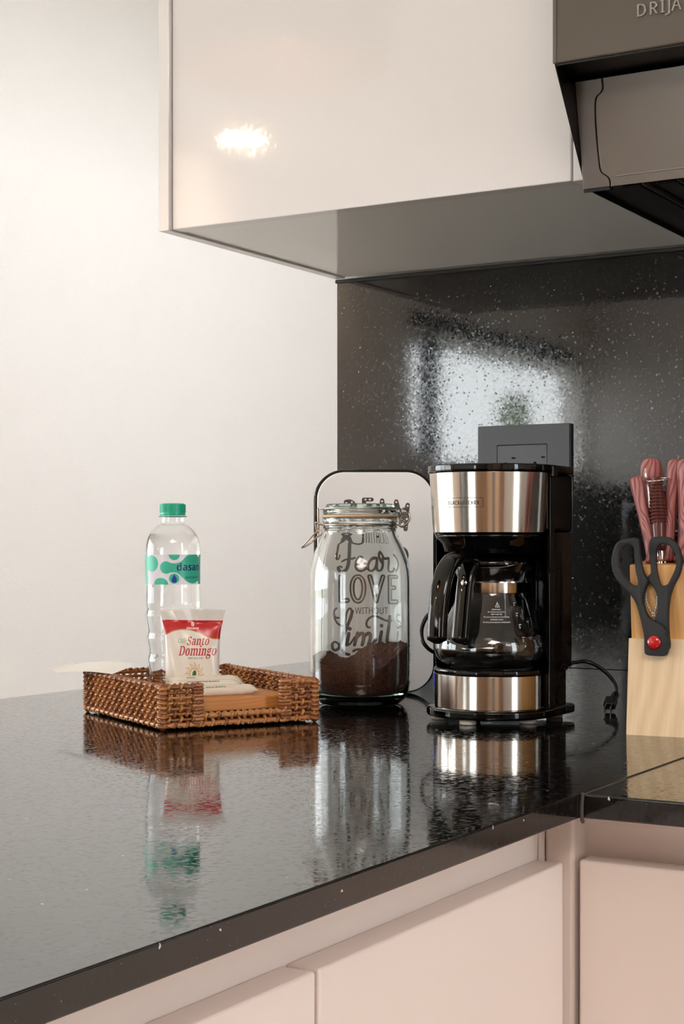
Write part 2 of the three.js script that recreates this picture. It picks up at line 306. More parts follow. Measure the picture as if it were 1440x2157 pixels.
// base cabinets with recessed grip channels
function channel(len) {                                         // C-shaped profile: (outwards, up), swept along the run
  const prof = shapeOf([[-0.004, -0.085], [0.0005, -0.085], ...smooth([[0.0005, -0.05], [0.0008, -0.03], [0.002, -0.014], [0.006, -0.005], [0.013, -0.0012]], 5, false), [0.02, -0.001], [0.02, 0], [-0.004, 0]]);
  return toCreasedNormals(new THREE.ExtrudeGeometry(prof, { depth: len, bevelEnabled: false }), 0.6);
}
function baseUnit(label, z0, z1) {                              // left run, faces +x
  const t = thing('base_cabinet', label, 'cabinet', [0.35, 0, (z0 + z1) / 2], 0, undefined), h = (z1 - z0) / 2;
  part('carcass', boxB(-0.32, 0.326, 0.09, 0.884, -h, h, 0.001), M.satin, t);
  part('plinth', boxB(-0.3, 0.29, 0, 0.089, -h, h, 0.001), M.satin, t);
  part('handle_channel', channel(2 * h).translate(0, 0, -h).translate(0.3305, 0.8845, 0), M.satin, t);
  part('door', boxB(0.331, 0.35, 0.1, 0.853, -h + 0.0016, h - 0.0016, 0.0018), M.satin, t);
  return t;
}
baseUnit('cream base cabinet in the corner of the counter, left of the white corner post', 0.893, 1.19);
baseUnit('cream base cabinet at the lower edge of the photo, farthest from the corner post', 1.19, 1.62);
baseUnit('cream base cabinet at the open end of the counter', 1.62, 2.3);
const inner = thing('base_cabinet', 'plain cream blind corner carcass hidden under the worktop corner', 'cabinet', [0.35, 0, 0.44]);
part('carcass', boxB(-0.32, 0.326, 0.09, 0.884, -0.42, 0.4515, 0.001), M.satin, inner);
part('plinth', boxB(-0.3, 0.29, 0, 0.089, -0.42, 0.45, 0.001), M.satin, inner);
const rb = thing('base_cabinet', 'cream base cabinet below the knife block, right of the corner post', 'cabinet', [1.0, 0, 0.45]);
part('carcass', boxB(-0.296, 0.55, 0.09, 0.884, -0.43, 0.4075, 0.001), M.satin, rb);
part('plinth', boxB(-0.296, 0.55, 0, 0.089, -0.43, 0.37, 0.001), M.satin, rb);
part('handle_channel', channel(0.848).rotateY(-Math.PI / 2).translate(0, 0, 0).translate(0.55, 0.8845, 0.4125), M.satin, rb);
part('door', boxB(-0.2938, 0.3, 0.1, 0.8535, 0.416, 0.4345, 0.0018), M.satin, rb);
part('door', boxB(0.303, 0.55, 0.1, 0.8535, 0.416, 0.4345, 0.0018), M.satin, rb);
const post = thing('corner_post', 'narrow white corner post where the two runs of base cabinets meet', 'post', [0.694, 0, 0.877]);
part('upright', boxB(-0.012, 0.008, 0, 0.884, -0.018, 0.006, 0.003), M.satin, post);
part('return_panel', boxB(-0.018, -0.0122, 0.09, 0.884, -0.02, 0.0142, 0.0005), M.satin, post);
// ---------- range hood ----------
{
  const hood = thing('range_hood', 'dark grey angled range hood beside the wall cabinet', 'range hood', [0.514, 1.4, 0]);
  const hoodGrey = std(0x61584f, 0.42, 0.2), hoodGlass = phy(0x756a61, 0.2, { ior: 1.5 }), black = M.blackSatin;
  const prism = (x0, x1, pts) => {                              // profile (z, y) swept along x
    const g = new THREE.ExtrudeGeometry(shapeOf(pts), { depth: x1 - x0, bevelEnabled: false });
    return uvm(g.applyMatrix4(new THREE.Matrix4().set(0, 0, 1, x0, 0, 1, 0, 0, 1, 0, 0, 0, 0, 0, 0, 1)));
  };
  const fix = (g) => { const i = g.index; if (!i) { const p = g.attributes.position; for (let t = 0; t < p.count; t += 3) for (const k of ['position', 'normal', 'uv']) { const a = g.attributes[k], s = a.itemSize; for (let c = 0; c < s; c++) { const u = a.array[(t + 1) * s + c]; a.array[(t + 1) * s + c] = a.array[(t + 2) * s + c]; a.array[(t + 2) * s + c] = u; } } } return g; };
  part('top_box', boxB(0, 0.6, 0.0905, 0.75, 0.004, 0.475, 0.002), hoodGrey, hood);
  part('edge_trim', boxB(-0.0008, 0.0025, 0.0905, 0.75, 0.473, 0.4762, 0.0006), std(0x6a625b, 0.4, 0.4), hood);
  part('side_plate', fix(prism(0.0002, 0.0016, [[0.004, 0.0902], [0.474, 0.0902], [0.4, -0.0098], [0.004, -0.0098]])), black, hood);
  part('side_plate', fix(prism(0.5984, 0.5998, [[0.004, 0.0902], [0.474, 0.0902], [0.4, -0.0098], [0.004, -0.0098]])), black, hood);
  part('body', fix(prism(0.0017, 0.5983, [[0.004, 0.0902], [0.412, 0.0902], [0.392, -0.006], [0.004, -0.006]])), black, hood);
  part('box_underside', boxB(0.0018, 0.598, 0.0885, 0.0904, 0.413, 0.473, 0.0003), black, hood);
  // front: frame pieces round an inset glass panel, leaning back towards the bottom
  const lean = Math.atan2(0.021, 0.1), W = 0.59, H = 0.099;
  const place = (g) => g.rotateX(lean).translate(0.0018, -0.0105, 0.4005);
  const outline = smooth([[0.026, H], [0.0262, H - 0.0085], [0.0245, H - 0.0125], [0.0195, H - 0.0165], [0.0172, H - 0.026], [0.0172, 0.024], [0.0185, 0.0145], [0.0245, 0.0092], [0.0262, 0.006], [0.0264, 0]], 5, false);
  part('end_frame', place(extrude(shapeOf([[0, 0], ...[...outline].reverse(), [0, H]]), 0.009, 0.0006)), std(0x655b55, 0.38, 0.2), hood);
  part('front_panel', place(extrude(shapeOf([...outline.map(([x, y]) => [x + 0.0016, y]), [W, 0], [W, H]]), 0.0095, 0.0005)), hoodGlass, hood);
  part('frame_foot', place(boxB(0.0002, 0.0266, -0.0030, -0.0002, 0.0005, 0.0092, 0.0004)), M.blackMatte, hood);
  part('panel_strip', place(boxB(0.033, W, 0.0085, 0.0098, 0.009, 0.0102, 0.0003)), std(0x8a8078, 0.3, 0.5), hood);
  // grease filters: slats running back towards the wall
  for (let i = 0; i < 16; i++) part('filter_slat', boxB(0.035 + i * 0.034, 0.0535 + i * 0.034, -0.0122, -0.0064, 0.03, 0.396, 0.0012), M.blackSatin, hood);
  const rib = std(0x8f8983, 0.35, 0.7);
  for (let i = 0; i < 16; i++) part('filter_rib', boxB(0.0552 + i * 0.034, 0.0562 + i * 0.034, -0.0112, -0.0062, 0.03, 0.396, 0.0004), rib, hood);
  const font = await new FontLoader().loadAsync('fonts/droid/droid_sans_regular.typeface.json');
  'DRIJA'.split('').forEach((ch, i) => {
    const g = new TextGeometry(ch, { font, size: 0.011, depth: 0.0012, curveSegments: 6, bevelEnabled: true, bevelSize: 0.0002, bevelThickness: 0.0002, bevelSegments: 1 });
    part('letter', g.translate(0.0785 + [0, 0.0118, 0.0222, 0.0288, 0.0328][i], 0.1195, 0.4752), std(0xa39c95, 0.25, 0.6), hood, 'raised metal letter ' + ch);
  });
}
// ---------- socket plate ----------
{
  const t = thing('socket_plate', 'dark grey double socket plate on the black splashback', 'socket', [0.2723, 1.1215, 0.0002]);
  const grey = std(0x505156, 0.5);
  const hole = rrect(-0.0352, 0.0327, 0.012, 0.0533, 0.001, 3).reverse();
  part('plate', extrude(shapeOf(rrect(-0.0617, 0.0617, 0, 0.0777, 0.0012, 4), [hole]), 0.0068, 0.0005), grey, t);
  part('recess', boxB(-0.036, 0.0335, 0.011, 0.054, 0.0002, 0.0038, 0), M.gap, t);
  const slots = [], h2 = [];
  for (const [x, y] of [[-0.0125, 0.0367], [0.0271, 0.0369], [-0.0125, 0.019], [0.0271, 0.019]]) h2.push(rrect(x - 0.0026, x + 0.0026, y - 0.0009, y + 0.0009, 0.0003, 2).reverse());
  for (const [x, y] of [[-0.0232, 0.029], [0.0163, 0.029]]) h2.push(rrect(x - 0.0021, x + 0.0021, y - 0.0021, y + 0.0027, 0.0018, 5).reverse());
  part('socket_insert', extrude(shapeOf(rrect(-0.0344, 0.0319, 0.0128, 0.0525, 0.0006, 3), h2), 0.003, 0.0002).translate(0, 0, 0.0038), std(0x56585e, 0.45), t);
}
// ---------- coffee maker ----------
{
  const AX = 0.4943, AZ = 0.5662;
  const t = thing('coffee_maker', 'black drip coffee maker with brushed steel bands', 'coffee maker', [AX, 0.9, AZ]);
  const arc = (r, a0, a1, n = 40) => Array.from({ length: n + 1 }, (_, i) => { const a = a0 + (a1 - a0) * i / n; return [r * Math.sin(a), r * Math.cos(a)]; });   // (x, z), a = 0 faces front
  const D = -0.058, q = Math.PI / 2;
  const slab = (r, y0, y1, bev, back = D, corner = 0.006) => {
    const pts = [...arc(r, q, -q), ...[[-r, back + corner], [-r + corner * 0.3, back + corner * 0.3], [-r + corner, back], [r - corner, back], [r - corner * 0.3, back + corner * 0.3], [r, back + corner]]];
    return toCreasedNormals(flat(extrude(shapeOf(pts.map(([x, z]) => [x, -z])), y1 - y0, bev, 3)).translate(0, y0, 0), 0.7);
  };
  const band = (r0, r1, y0, y1, a) => {                          // part of a cylinder with thickness
    const g = lathe([[r0 - 0.0012, y0], [r0, y0], [r0, y0 + 0.0003], [r1, y1 - 0.0003], [r1, y1], [r1 - 0.0012, y1]], 80, -a, 2 * a);
    return g;
  };
  part('base', slab(0.0562, 0.0045, 0.0122, 0.0022), M.blackGloss, t);
  part('base_core', slab(0.0478, 0.0122, 0.041, 0.0004), M.blackGloss, t);
  part('lower_band', band(0.0492, 0.0492, 0.0124, 0.0408, q), M.steel, t, 'brushed steel front band of the base');
  part('base_top', slab(0.0500, 0.041, 0.0458, 0.0018), M.blackGloss, t);
  part('hot_plate', lathe([[0, 0.0462], [0.034, 0.0462], [0.036, 0.0458], [0.036, 0.045], [0, 0.045]], 48), M.blackSatin, t);
  const niche = Array.from({ length: 41 }, (_, i) => { const a = q + 0.02 + (Math.PI - 0.04) * i / 40; return [0.0511 * Math.sin(a), 0.0511 * Math.cos(a)]; });
  const plan = [[-0.0532, 0.001], [-0.0532, D + 0.006], [-0.0514, D + 0.0018], [-0.047, D], [0.047, D], [0.0514, D + 0.0018], [0.0532, D + 0.006], [0.0532, 0.001], ...niche];
  part('rear_column', toCreasedNormals(flat(extrude(shapeOf(plan.map(([x, z]) => [x, -z])), 0.118, 0.0006)).translate(0, 0.0446, 0), 0.7), M.blackGloss, t);
  part('column_strip', [boxB(0.0531, 0.0546, 0.0124, 0.128, -0.012, -0.001, 0.0006), boxB(0.0531, 0.0542, 0.131, 0.213, -0.012, -0.003, 0.0005), boxB(-0.0546, -0.0531, 0.046, 0.16, -0.012, -0.001, 0.0006)], M.blackGloss, t);
  part('tank', slab(0.0488, 0.1624, 0.2137, 0.0006), M.blackGloss, t);
  part('rear_housing', boxB(-0.0528, 0.0528, 0.1626, 0.2136, D, -0.003, 0.004), M.blackGloss, t);
  part('upper_band', band(0.0506, 0.0536, 0.1624, 0.2135, q), M.steel, t, 'brushed steel front band of the water tank');
  part('lid', slab(0.0552, 0.2137, 0.2205, 0.002), M.blackGloss, t);
  for (const g of [boxB(-0.0585, -0.054, 0.2105, 0.2195, -0.012, 0.004, 0.0015), boxB(0.054, 0.0575, 0.2095, 0.2195, -0.012, -0.002, 0.0015)]) part('lid_clip', g, M.blackGloss, t);
  part('brew_head', lathe([[0, 0.1625], [0.0495, 0.1625], [0.0475, 0.158], [0.0425, 0.153], [0.0415, 0.146], [0.030, 0.1435], [0, 0.1435]], 64), M.blackGloss, t);
  for (const [x, z] of [[-0.04, 0.02], [0.0, 0.046], [0.04, 0.012], [-0.04, -0.045], [0.04, -0.045]]) part('foot', lathe([[0, 0], [0.0068, 0], [0.0073, 0.001], [0.0073, 0.0046], [0, 0.0046]], 20).translate(x, 0, z), M.padGrey, t);
  part('switch', [boxB(-0.0545, -0.0492, 0.026, 0.041, -0.006, 0.006, 0.002), boxB(-0.0528, -0.049, 0.0395, 0.0445, -0.003, 0.004, 0.0018)], M.blue, t, 'blue rocker switch');
  const logo = canvasTex(720, 180, (c, w, h) => {
    c.clearRect(0, 0, w, h); c.strokeStyle = c.fillStyle = '#2d2522'; c.lineWidth = 7;
    c.beginPath(); c.roundRect(8, 10, w - 16, h - 20, 38); c.stroke();
    c.font = 'bold 92px sans-serif'; c.textAlign = 'center'; c.textBaseline = 'middle';
    c.save(); c.translate(w / 2, h / 2 + 4); c.scale(0.86, 1); c.fillText('BLACK+DECKER', 0, 0, 770); c.restore();
  });
  part('logo', lathe([[0.05186, 0.1832], [0.05238, 0.1920]], 24, -0.40, 0.72), phy(0xffffff, 0.4, { map: logo, transparent: true }), t, 'printed brand badge');
  // mains lead: out of the back on both sides, ending in a two-pin plug lying by the knife block
  const lead = part('power_cord', [tube([[-0.045, 0.105, -0.0575], [-0.066, 0.102, -0.05], [-0.0783, 0.09, -0.037], [-0.083, 0.0813, -0.0323], [-0.0822, 0.0711, -0.026], [-0.0777, 0.0612, -0.0237], [-0.070, 0.053, -0.034], [-0.05, 0.05, -0.0575]], 0.0019, 40, 8),
    tube([[0.01, 0.03, -0.057], [0.018, 0.041, -0.09], [0.0266, 0.0425, -0.1204], [0.0334, 0.0427, -0.136], [0.0448, 0.0365, -0.1428], [0.0561, 0.0263, -0.1437], [0.061, 0.0179, -0.1407], [0.0624, 0.0137, -0.1343]], 0.0017, 60, 8)], M.blackSatin, t);
  const plug = part('plug', [tube([[0.0624, 0.0137, -0.1343], [0.0628, 0.0105, -0.128]], 0.0034, 6, 10), boxB(-0.0055, 0.0055, -0.0036, 0.0036, -0.008, 0.007, 0.0016).rotateX(0.35).rotateY(0.2).translate(0.0632, 0.0072, -0.1195)], M.blackSatin, t);
  for (const s of [-1, 1]) part('plug_pin', boxB(-0.0005, 0.0005, -0.0028, 0.0028, 0, 0.012, 0.0004).rotateX(0.3).rotateY(0.2).translate(0.0645 + s * 0.0026, 0.0056, -0.1135 - s * 0.0006), M.chrome, t);

  // ----- glass carafe on the hot plate -----
  const k = thing('carafe', 'empty glass coffee carafe with black handle inside the coffee maker', 'carafe', [AX, 0.9463, AZ], -0.087);
  const out = [[0, 0], [0.034, 0], [0.040, 0.002], [0.0465, 0.0075], [0.0492, 0.014], [0.0492, 0.019], [0.0472, 0.0265], [0.0415, 0.037], [0.0365, 0.048], [0.0322, 0.058], [0.0300, 0.064], [0.0292, 0.069], [0.0296, 0.074], [0.0318, 0.080], [0.0338, 0.0868]];
  const prof = smooth(out.map(([r, y]) => [r, y]), 5, false), T = 0.0014;
  const inn = prof.map(([r, y], i) => { const a = prof[Math.max(0, i - 1)], b = prof[Math.min(prof.length - 1, i + 1)], dx = b[0] - a[0], dy = b[1] - a[1], l = Math.hypot(dx, dy) || 1; return [Math.max(0, r - T * dy / l), y + T * dx / l]; }).reverse();
  const body = lathe([...prof, ...inn], 72);
  { const p = body.attributes.position;                           // pouring lip on the right
    for (let i = 0; i < p.count; i++) { const y = p.getY(i), a = Math.atan2(p.getX(i), p.getZ(i)) - 1.35, w = Math.exp(-a * a / 0.12) * Math.max(0, (y - 0.072) / 0.015); const f = 1 + 0.22 * w; p.setX(i, p.getX(i) * f); p.setZ(i, p.getZ(i) * f); p.setY(i, y + 0.004 * w); }
    body.computeVertexNormals(); }
  part('glass_body', body, M.glass, k);
  part('collar', lathe([[0.0300, 0.0645], [0.0309, 0.0645], [0.0309, 0.0732], [0.0300, 0.0732], [0.0300, 0.0645]], 64), M.steel, k, 'steel collar ring');
  part('lid', [lathe([[0, 0.0872], [0.0325, 0.0872], [0.0335, 0.089], [0.0325, 0.0935], [0.026, 0.0965], [0, 0.0965]], 48), lathe([[0, 0.082], [0.029, 0.082], [0.029, 0.0873], [0, 0.0873]], 40)], M.blackGloss, k);
  const ribbon = (pts, w, d, n = 40) => {                        // flat rounded bar swept in the plane x = 0
    const c = curve(pts.map(([r, y]) => V(0, y, r))), P = [], idx = [], R = 16;
    for (let i = 0; i <= n; i++) {
      const u = i / n, o = c.getPoint(u), tg = c.getTangent(u), nrm = V(0, tg.z, -tg.y), e = Math.min(1, Math.sqrt(Math.max(0, Math.min(u, 1 - u) * n / 1.5)) + 0.25);
      for (let j = 0; j < R; j++) { const a = j / R * 6.2832, ca = Math.cos(a), sa = Math.sin(a), sx = Math.sign(ca) * Math.abs(ca) ** 0.6 * w / 2 * e, sn = Math.sign(sa) * Math.abs(sa) ** 0.6 * d / 2 * e; P.push(o.x + sx, o.y + nrm.y * sn, o.z + nrm.z * sn); }
    }
    for (let i = 0; i < n; i++) for (let j = 0; j < R; j++) { const a = i * R + j, b = i * R + (j + 1) % R; idx.push(a, b, a + R, b, b + R, a + R); }
    for (const base of [0, n * R]) { const m = P.length / 3; let cx = 0, cy = 0, cz = 0; for (let j = 0; j < R; j++) { cx += P[(base + j) * 3]; cy += P[(base + j) * 3 + 1]; cz += P[(base + j) * 3 + 2]; } P.push(cx / R, cy / R, cz / R); for (let j = 0; j < R; j++) { const a = base + j, b = base + (j + 1) % R; base ? idx.push(a, b, m) : idx.push(b, a, m); } }
    const g = new THREE.BufferGeometry(); g.setAttribute('position', new THREE.Float32BufferAttribute(P, 3)); g.setAttribute('uv', new THREE.Float32BufferAttribute(new Float32Array(P.length / 3 * 2), 2)); g.setIndex(idx); g.computeVertexNormals();
    return g;
  };
  part('handle', ribbon([[0.028, 0.093], [0.045, 0.0955], [0.062, 0.0935], [0.075, 0.084], [0.083, 0.066], [0.087, 0.045], [0.0885, 0.024]], 0.0165, 0.0105), M.blackGloss, k);
  part('handle_bracket', ribbon([[0.033, 0.090], [0.0400, 0.082], [0.0440, 0.070], [0.0480, 0.05], [0.0525, 0.022]], 0.015, 0.0082), M.blackGloss, k);
  part('screw', [lathe([[0, 0.0018], [0.0022, 0.0016], [0.0029, 0.0006], [0.0029, 0], [0, 0]], 16).rotateX(Math.PI / 2 - 0.15).translate(0.0015, 0.0735, 0.0475), boxB(-0.0016, 0.0016, -0.0003, 0.0003, 0, 0.0021, 0).translate(0.0015, 0.0738, 0.0476)], M.chrome, k, 'cross-head chrome screw');
  const printed = canvasTex(900, 700, (c, w, h) => {
    c.clearRect(0, 0, w, h); c.fillStyle = c.strokeStyle = '#ffffff'; c.textAlign = 'center'; c.lineWidth = 7;
    c.beginPath(); c.moveTo(330, 120); c.lineTo(380, 30); c.lineTo(430, 120); c.closePath(); c.stroke(); c.font = 'bold 60px sans-serif'; c.fillText('!', 380, 112);
    c.font = '34px sans-serif';
    ['IMPORTANTE', 'No calentar vacía la jarra', 'EMPTY NOT ON', 'No usar en horno ni en microondas', 'WARNING GLASS', 'do not use on stove or in microwave'].forEach((s, i) => c.fillText(s, 350, 180 + i * 46));
    c.textAlign = 'left'; c.font = 'bold 46px sans-serif';
    [['5', 40], ['4', 240], ['3', 440], ['2', 620]].forEach(([s, y]) => { c.fillRect(800, y, 60, 9); c.fillText(s, 800, y + 60); });
  });
  const at = (r) => r + 0.0003;
  part('print', lathe([[at(0.0472), 0.0225], [at(0.0415), 0.037], [at(0.0365), 0.048], [at(0.0322), 0.058]], 40, 0.28, 0.95), phy(0xffffff, 0.5, { map: printed, transparent: true }), k, 'white printed warning lines and cup marks');
}
// ---------- clip-top jar with ground coffee ----------
const JAR = [0.3385, 0.9, 0.5178], TURN = 0.535;
{
  const lat = (758 - 720) / 3392.4 * 1.54;
  JAR[0] = 1.0965 + lat * 0.86027 - 1.54 * 0.50984; JAR[2] = 1.8367 - lat * 0.50984 - 1.54 * 0.86027;
}
{
  const t = thing('glass_jar', 'tall clear clip-top glass jar with ground coffee in its bottom', 'jar', JAR, TURN);
  const out = smooth([[0.001, 0.0015], [0.030, 0.001], [0.0365, 0.0005], [0.041, 0.003], [0.0452, 0.009], [0.0475, 0.018], [0.0484, 0.03], [0.0484, 0.06], [0.0484, 0.1], [0.0481, 0.122], [0.0468, 0.133], [0.0435, 0.1445], [0.0392, 0.1535], [0.0358, 0.160], [0.0345, 0.1635], [0.0347, 0.1665], [0.0358, 0.1680], [0.0348, 0.1697], [0.0350, 0.1720], [0.0360, 0.1735], [0.0360, 0.1770]], 6, false);
  const inn = smooth([[0.0310, 0.1770], [0.0308, 0.166], [0.0318, 0.1605], [0.0362, 0.1515], [0.0405, 0.1425], [0.0440, 0.1315], [0.0454, 0.121], [0.0457, 0.1], [0.0457, 0.03], [0.0447, 0.019], [0.0415, 0.0115], [0.036, 0.0078], [0.02, 0.0068], [0.001, 0.0072]], 6, false);
  part('glass_body', lathe([...out, ...inn], 96), M.glassJar, t);
  part('gasket', lathe([[0.0312, 0.1772], [0.0358, 0.1772], [0.0364, 0.1785], [0.0358, 0.1799], [0.0312, 0.1799], [0.0312, 0.1772]], 72), phy(0xdcb48a, 0.45), t, 'pale orange rubber sealing ring');
  part('lid', lathe([...smooth([[0.001, 0.1848], [0.022, 0.1848], [0.0275, 0.1828], [0.0305, 0.1801]], 4, false), ...smooth([[0.0350, 0.1802], [0.0357, 0.1825], [0.0352, 0.1850], [0.0335, 0.1865], [0.0330, 0.1885], [0.0322, 0.1902], [0.030, 0.1906], [0.026, 0.1893], [0.02, 0.1882], [0.001, 0.1882]], 5, false)], 80), M.glassJar, t);
  const ring = (r, y, a0, a1, n = 40) => Array.from({ length: n + 1 }, (_, i) => { const a = a0 + (a1 - a0) * i / n; return [r * Math.cos(a), y, r * Math.sin(a)]; });
  const wr = 0.00085;
  part('neck_wire', tube(ring(0.0362, 0.1705, 0, 6.2832, 40).slice(0, -1), wr, 96, 8, true), M.wire, t);
  // upper wire runs over the lid from the hinge (right) to the latch (left) on the front and the back
  part('lid_wire', [tube([[0.0395, 0.1815, 0.004], [0.0372, 0.1862, 0.010], ...ring(0.0362, 0.1862, 0.42, Math.PI - 0.3, 24), [-0.0385, 0.1862, 0.006], [-0.0402, 0.1862, 0]], wr, 60, 8), tube([[0.0395, 0.1815, -0.004], [0.0372, 0.1862, -0.010], ...ring(0.0362, 0.1862, -0.42, -Math.PI + 0.3, 24), [-0.0385, 0.1862, -0.006], [-0.0402, 0.1862, 0]], wr, 60, 8)], M.wire, t);
  part('hinge', [tube([[0.0368, 0.1705, 0.006], [0.040, 0.1695, 0.006], [0.0445, 0.1715, 0.005], [0.0475, 0.177, 0.003], [0.0455, 0.1835, 0.002], [0.041, 0.1865, 0.006]], wr, 40, 8), tube([[0.0368, 0.1705, -0.006], [0.041, 0.1685, -0.006], [0.0455, 0.172, -0.004], [0.0465, 0.178, -0.003], [0.043, 0.1845, -0.003], [0.0385, 0.1862, -0.009]], wr, 40, 8),
    tube([[0.038, 0.1715, 0.007], [0.0385, 0.176, 0.004], [0.0405, 0.1785, 0], [0.0385, 0.176, -0.004], [0.038, 0.1715, -0.007]], wr, 24, 8), tube([[0.0375, 0.1735, 0.004], [0.042, 0.1735, 0.004], [0.042, 0.1735, -0.004], [0.0375, 0.1735, -0.004]], wr, 24, 8)], M.wire, t, 'looped wire hinge');
  part('latch', [tube([[-0.0402, 0.1862, 0.004], [-0.0400, 0.178, 0.004], [-0.0398, 0.168, 0.0035], [-0.0402, 0.164, 0.003]], wr, 20, 8), tube([[-0.0402, 0.1862, -0.004], [-0.0400, 0.178, -0.004], [-0.0398, 0.168, -0.0035], [-0.0402, 0.164, -0.003]], wr, 20, 8), tube([[-0.0402, 0.1862, 0.0045], [-0.0402, 0.1862, -0.0045]], wr, 4, 8),
    tube([[-0.0365, 0.1708, 0.005], [-0.040, 0.172, 0.005], [-0.0425, 0.1725, 0.004], [-0.0408, 0.1640, 0.003], [-0.0395, 0.1602, 0.0035], [-0.037, 0.1618, 0.005], [-0.0375, 0.1645, 0.005], [-0.0405, 0.1645, 0.004], [-0.047, 0.1585, 0.003], [-0.0535, 0.1515, 0.001], [-0.0558, 0.1492, 0]], wr, 60, 8),
    tube([[-0.0365, 0.1708, -0.005], [-0.040, 0.172, -0.005], [-0.0425, 0.1725, -0.004], [-0.0408, 0.1640, -0.003], [-0.0405, 0.1600, -0.003], [-0.046, 0.1545, -0.003], [-0.052, 0.1502, -0.001], [-0.0558, 0.1490, 0]], wr, 60, 8)], M.wire, t, 'wire latch lever swung open to the left');
  // ground coffee
  const g = new THREE.BufferGeometry(), P = [], I = [], A = 96, R = 26;
  const inR = (y) => (y < 0.011 ? 0.036 + (y - 0.008) / 0.003 * 0.0045 : y < 0.019 ? 0.0405 + (y - 0.011) / 0.008 * 0.0038 : y < 0.03 ? 0.0443 + (y - 0.019) / 0.011 * 0.001 : 0.0453);
  const lin = (pts, u) => { for (let i = 1; i < pts.length; i++) if (u <= pts[i][0]) { const [x0, y0] = pts[i - 1], [x1, y1] = pts[i], f = (u - x0) / (x1 - x0), q = f * f * (3 - 2 * f); return y0 + (y1 - y0) * q; } return pts[pts.length - 1][1]; };
  const back = [[-1, 0.0495], [-0.8, 0.0505], [-0.3, 0.0393], [0.27, 0.0535], [0.7, 0.0600], [1, 0.0605]], frontY = [[-1, 0.041], [-0.7, 0.0358], [0.4, 0.0358], [1, 0.053]];
  const top = (u, v) => { const f = (v + 1) / 2; return lin(frontY, u) * (1 - f) + lin(back, u) * f + 0.0020 * (vnoise(u * 5 + 9, v * 5 + 9, 64, 61) - 0.5) + 0.0022 * (vnoise(u * 16 + 30, v * 16 + 30, 64, 62) - 0.5) + 0.0014 * (vnoise(u * 40 + 60, v * 40 + 60, 128, 63) - 0.5); };
  for (let i = 0; i <= R; i++) for (let j = 0; j < A; j++) { const a = j / A * 6.28318, f = i / R, u = f * Math.cos(a), w = f * Math.sin(a); const y = top(u, -w); P.push(u * 0.0453, y, w * 0.0453); }
  const S = 14;
  for (let i = 0; i <= S; i++) for (let j = 0; j < A; j++) { const a = j / A * 6.28318, y1 = P[(R * A + j) * 3 + 1], y = y1 + (0.008 - y1) * i / S, r = inR(y); P.push(r * Math.cos(a), y, r * Math.sin(a)); }
  P.push(0, 0.008, 0);
  for (let i = 0; i < R; i++) for (let j = 0; j < A; j++) { const a = i * A + j, b = i * A + (j + 1) % A; I.push(a, b, a + A, b, b + A, a + A); }
  const o = (R + 1) * A;
  for (let i = 0; i < S; i++) for (let j = 0; j < A; j++) { const a = o + i * A + j, b = o + i * A + (j + 1) % A; I.push(a, b, a + A, b, b + A, a + A); }
  for (let j = 0; j < A; j++) I.push(o + S * A + j, o + S * A + (j + 1) % A, P.length / 3 - 1);
  const uv = []; for (let i = 0; i < P.length; i += 3) uv.push(P[i] * 20, (P[i + 1] + P[i + 2]) * 20);
  for (let i = 0; i < I.length; i += 3) { const k = I[i + 1]; I[i + 1] = I[i + 2]; I[i + 2] = k; }
  g.setAttribute('position', new THREE.Float32BufferAttribute(P, 3)); g.setAttribute('uv', new THREE.Float32BufferAttribute(uv, 2)); g.setIndex(I); g.computeVertexNormals();
  const grain = dataTex(256, 256, (x, y) => { const n = vnoise(x / 2, y / 2, 128, 71), m = vnoise(x / 5, y / 5, 51, 72), v = 0.55 + 0.75 * n * m + (hash(x, y, 73) > 0.97 ? 0.35 : 0); return [112 * v, 67 * v, 48 * v]; }, true);
  const c = tag(part('ground_coffee', g, std(0xffffff, 0.95, 0, { map: grain })), 'dark brown ground coffee heaped in the bottom of the clip-top jar', 'coffee');
  c.position.set(...JAR); c.rotation.y = TURN; c.userData.kind = 'stuff';
}
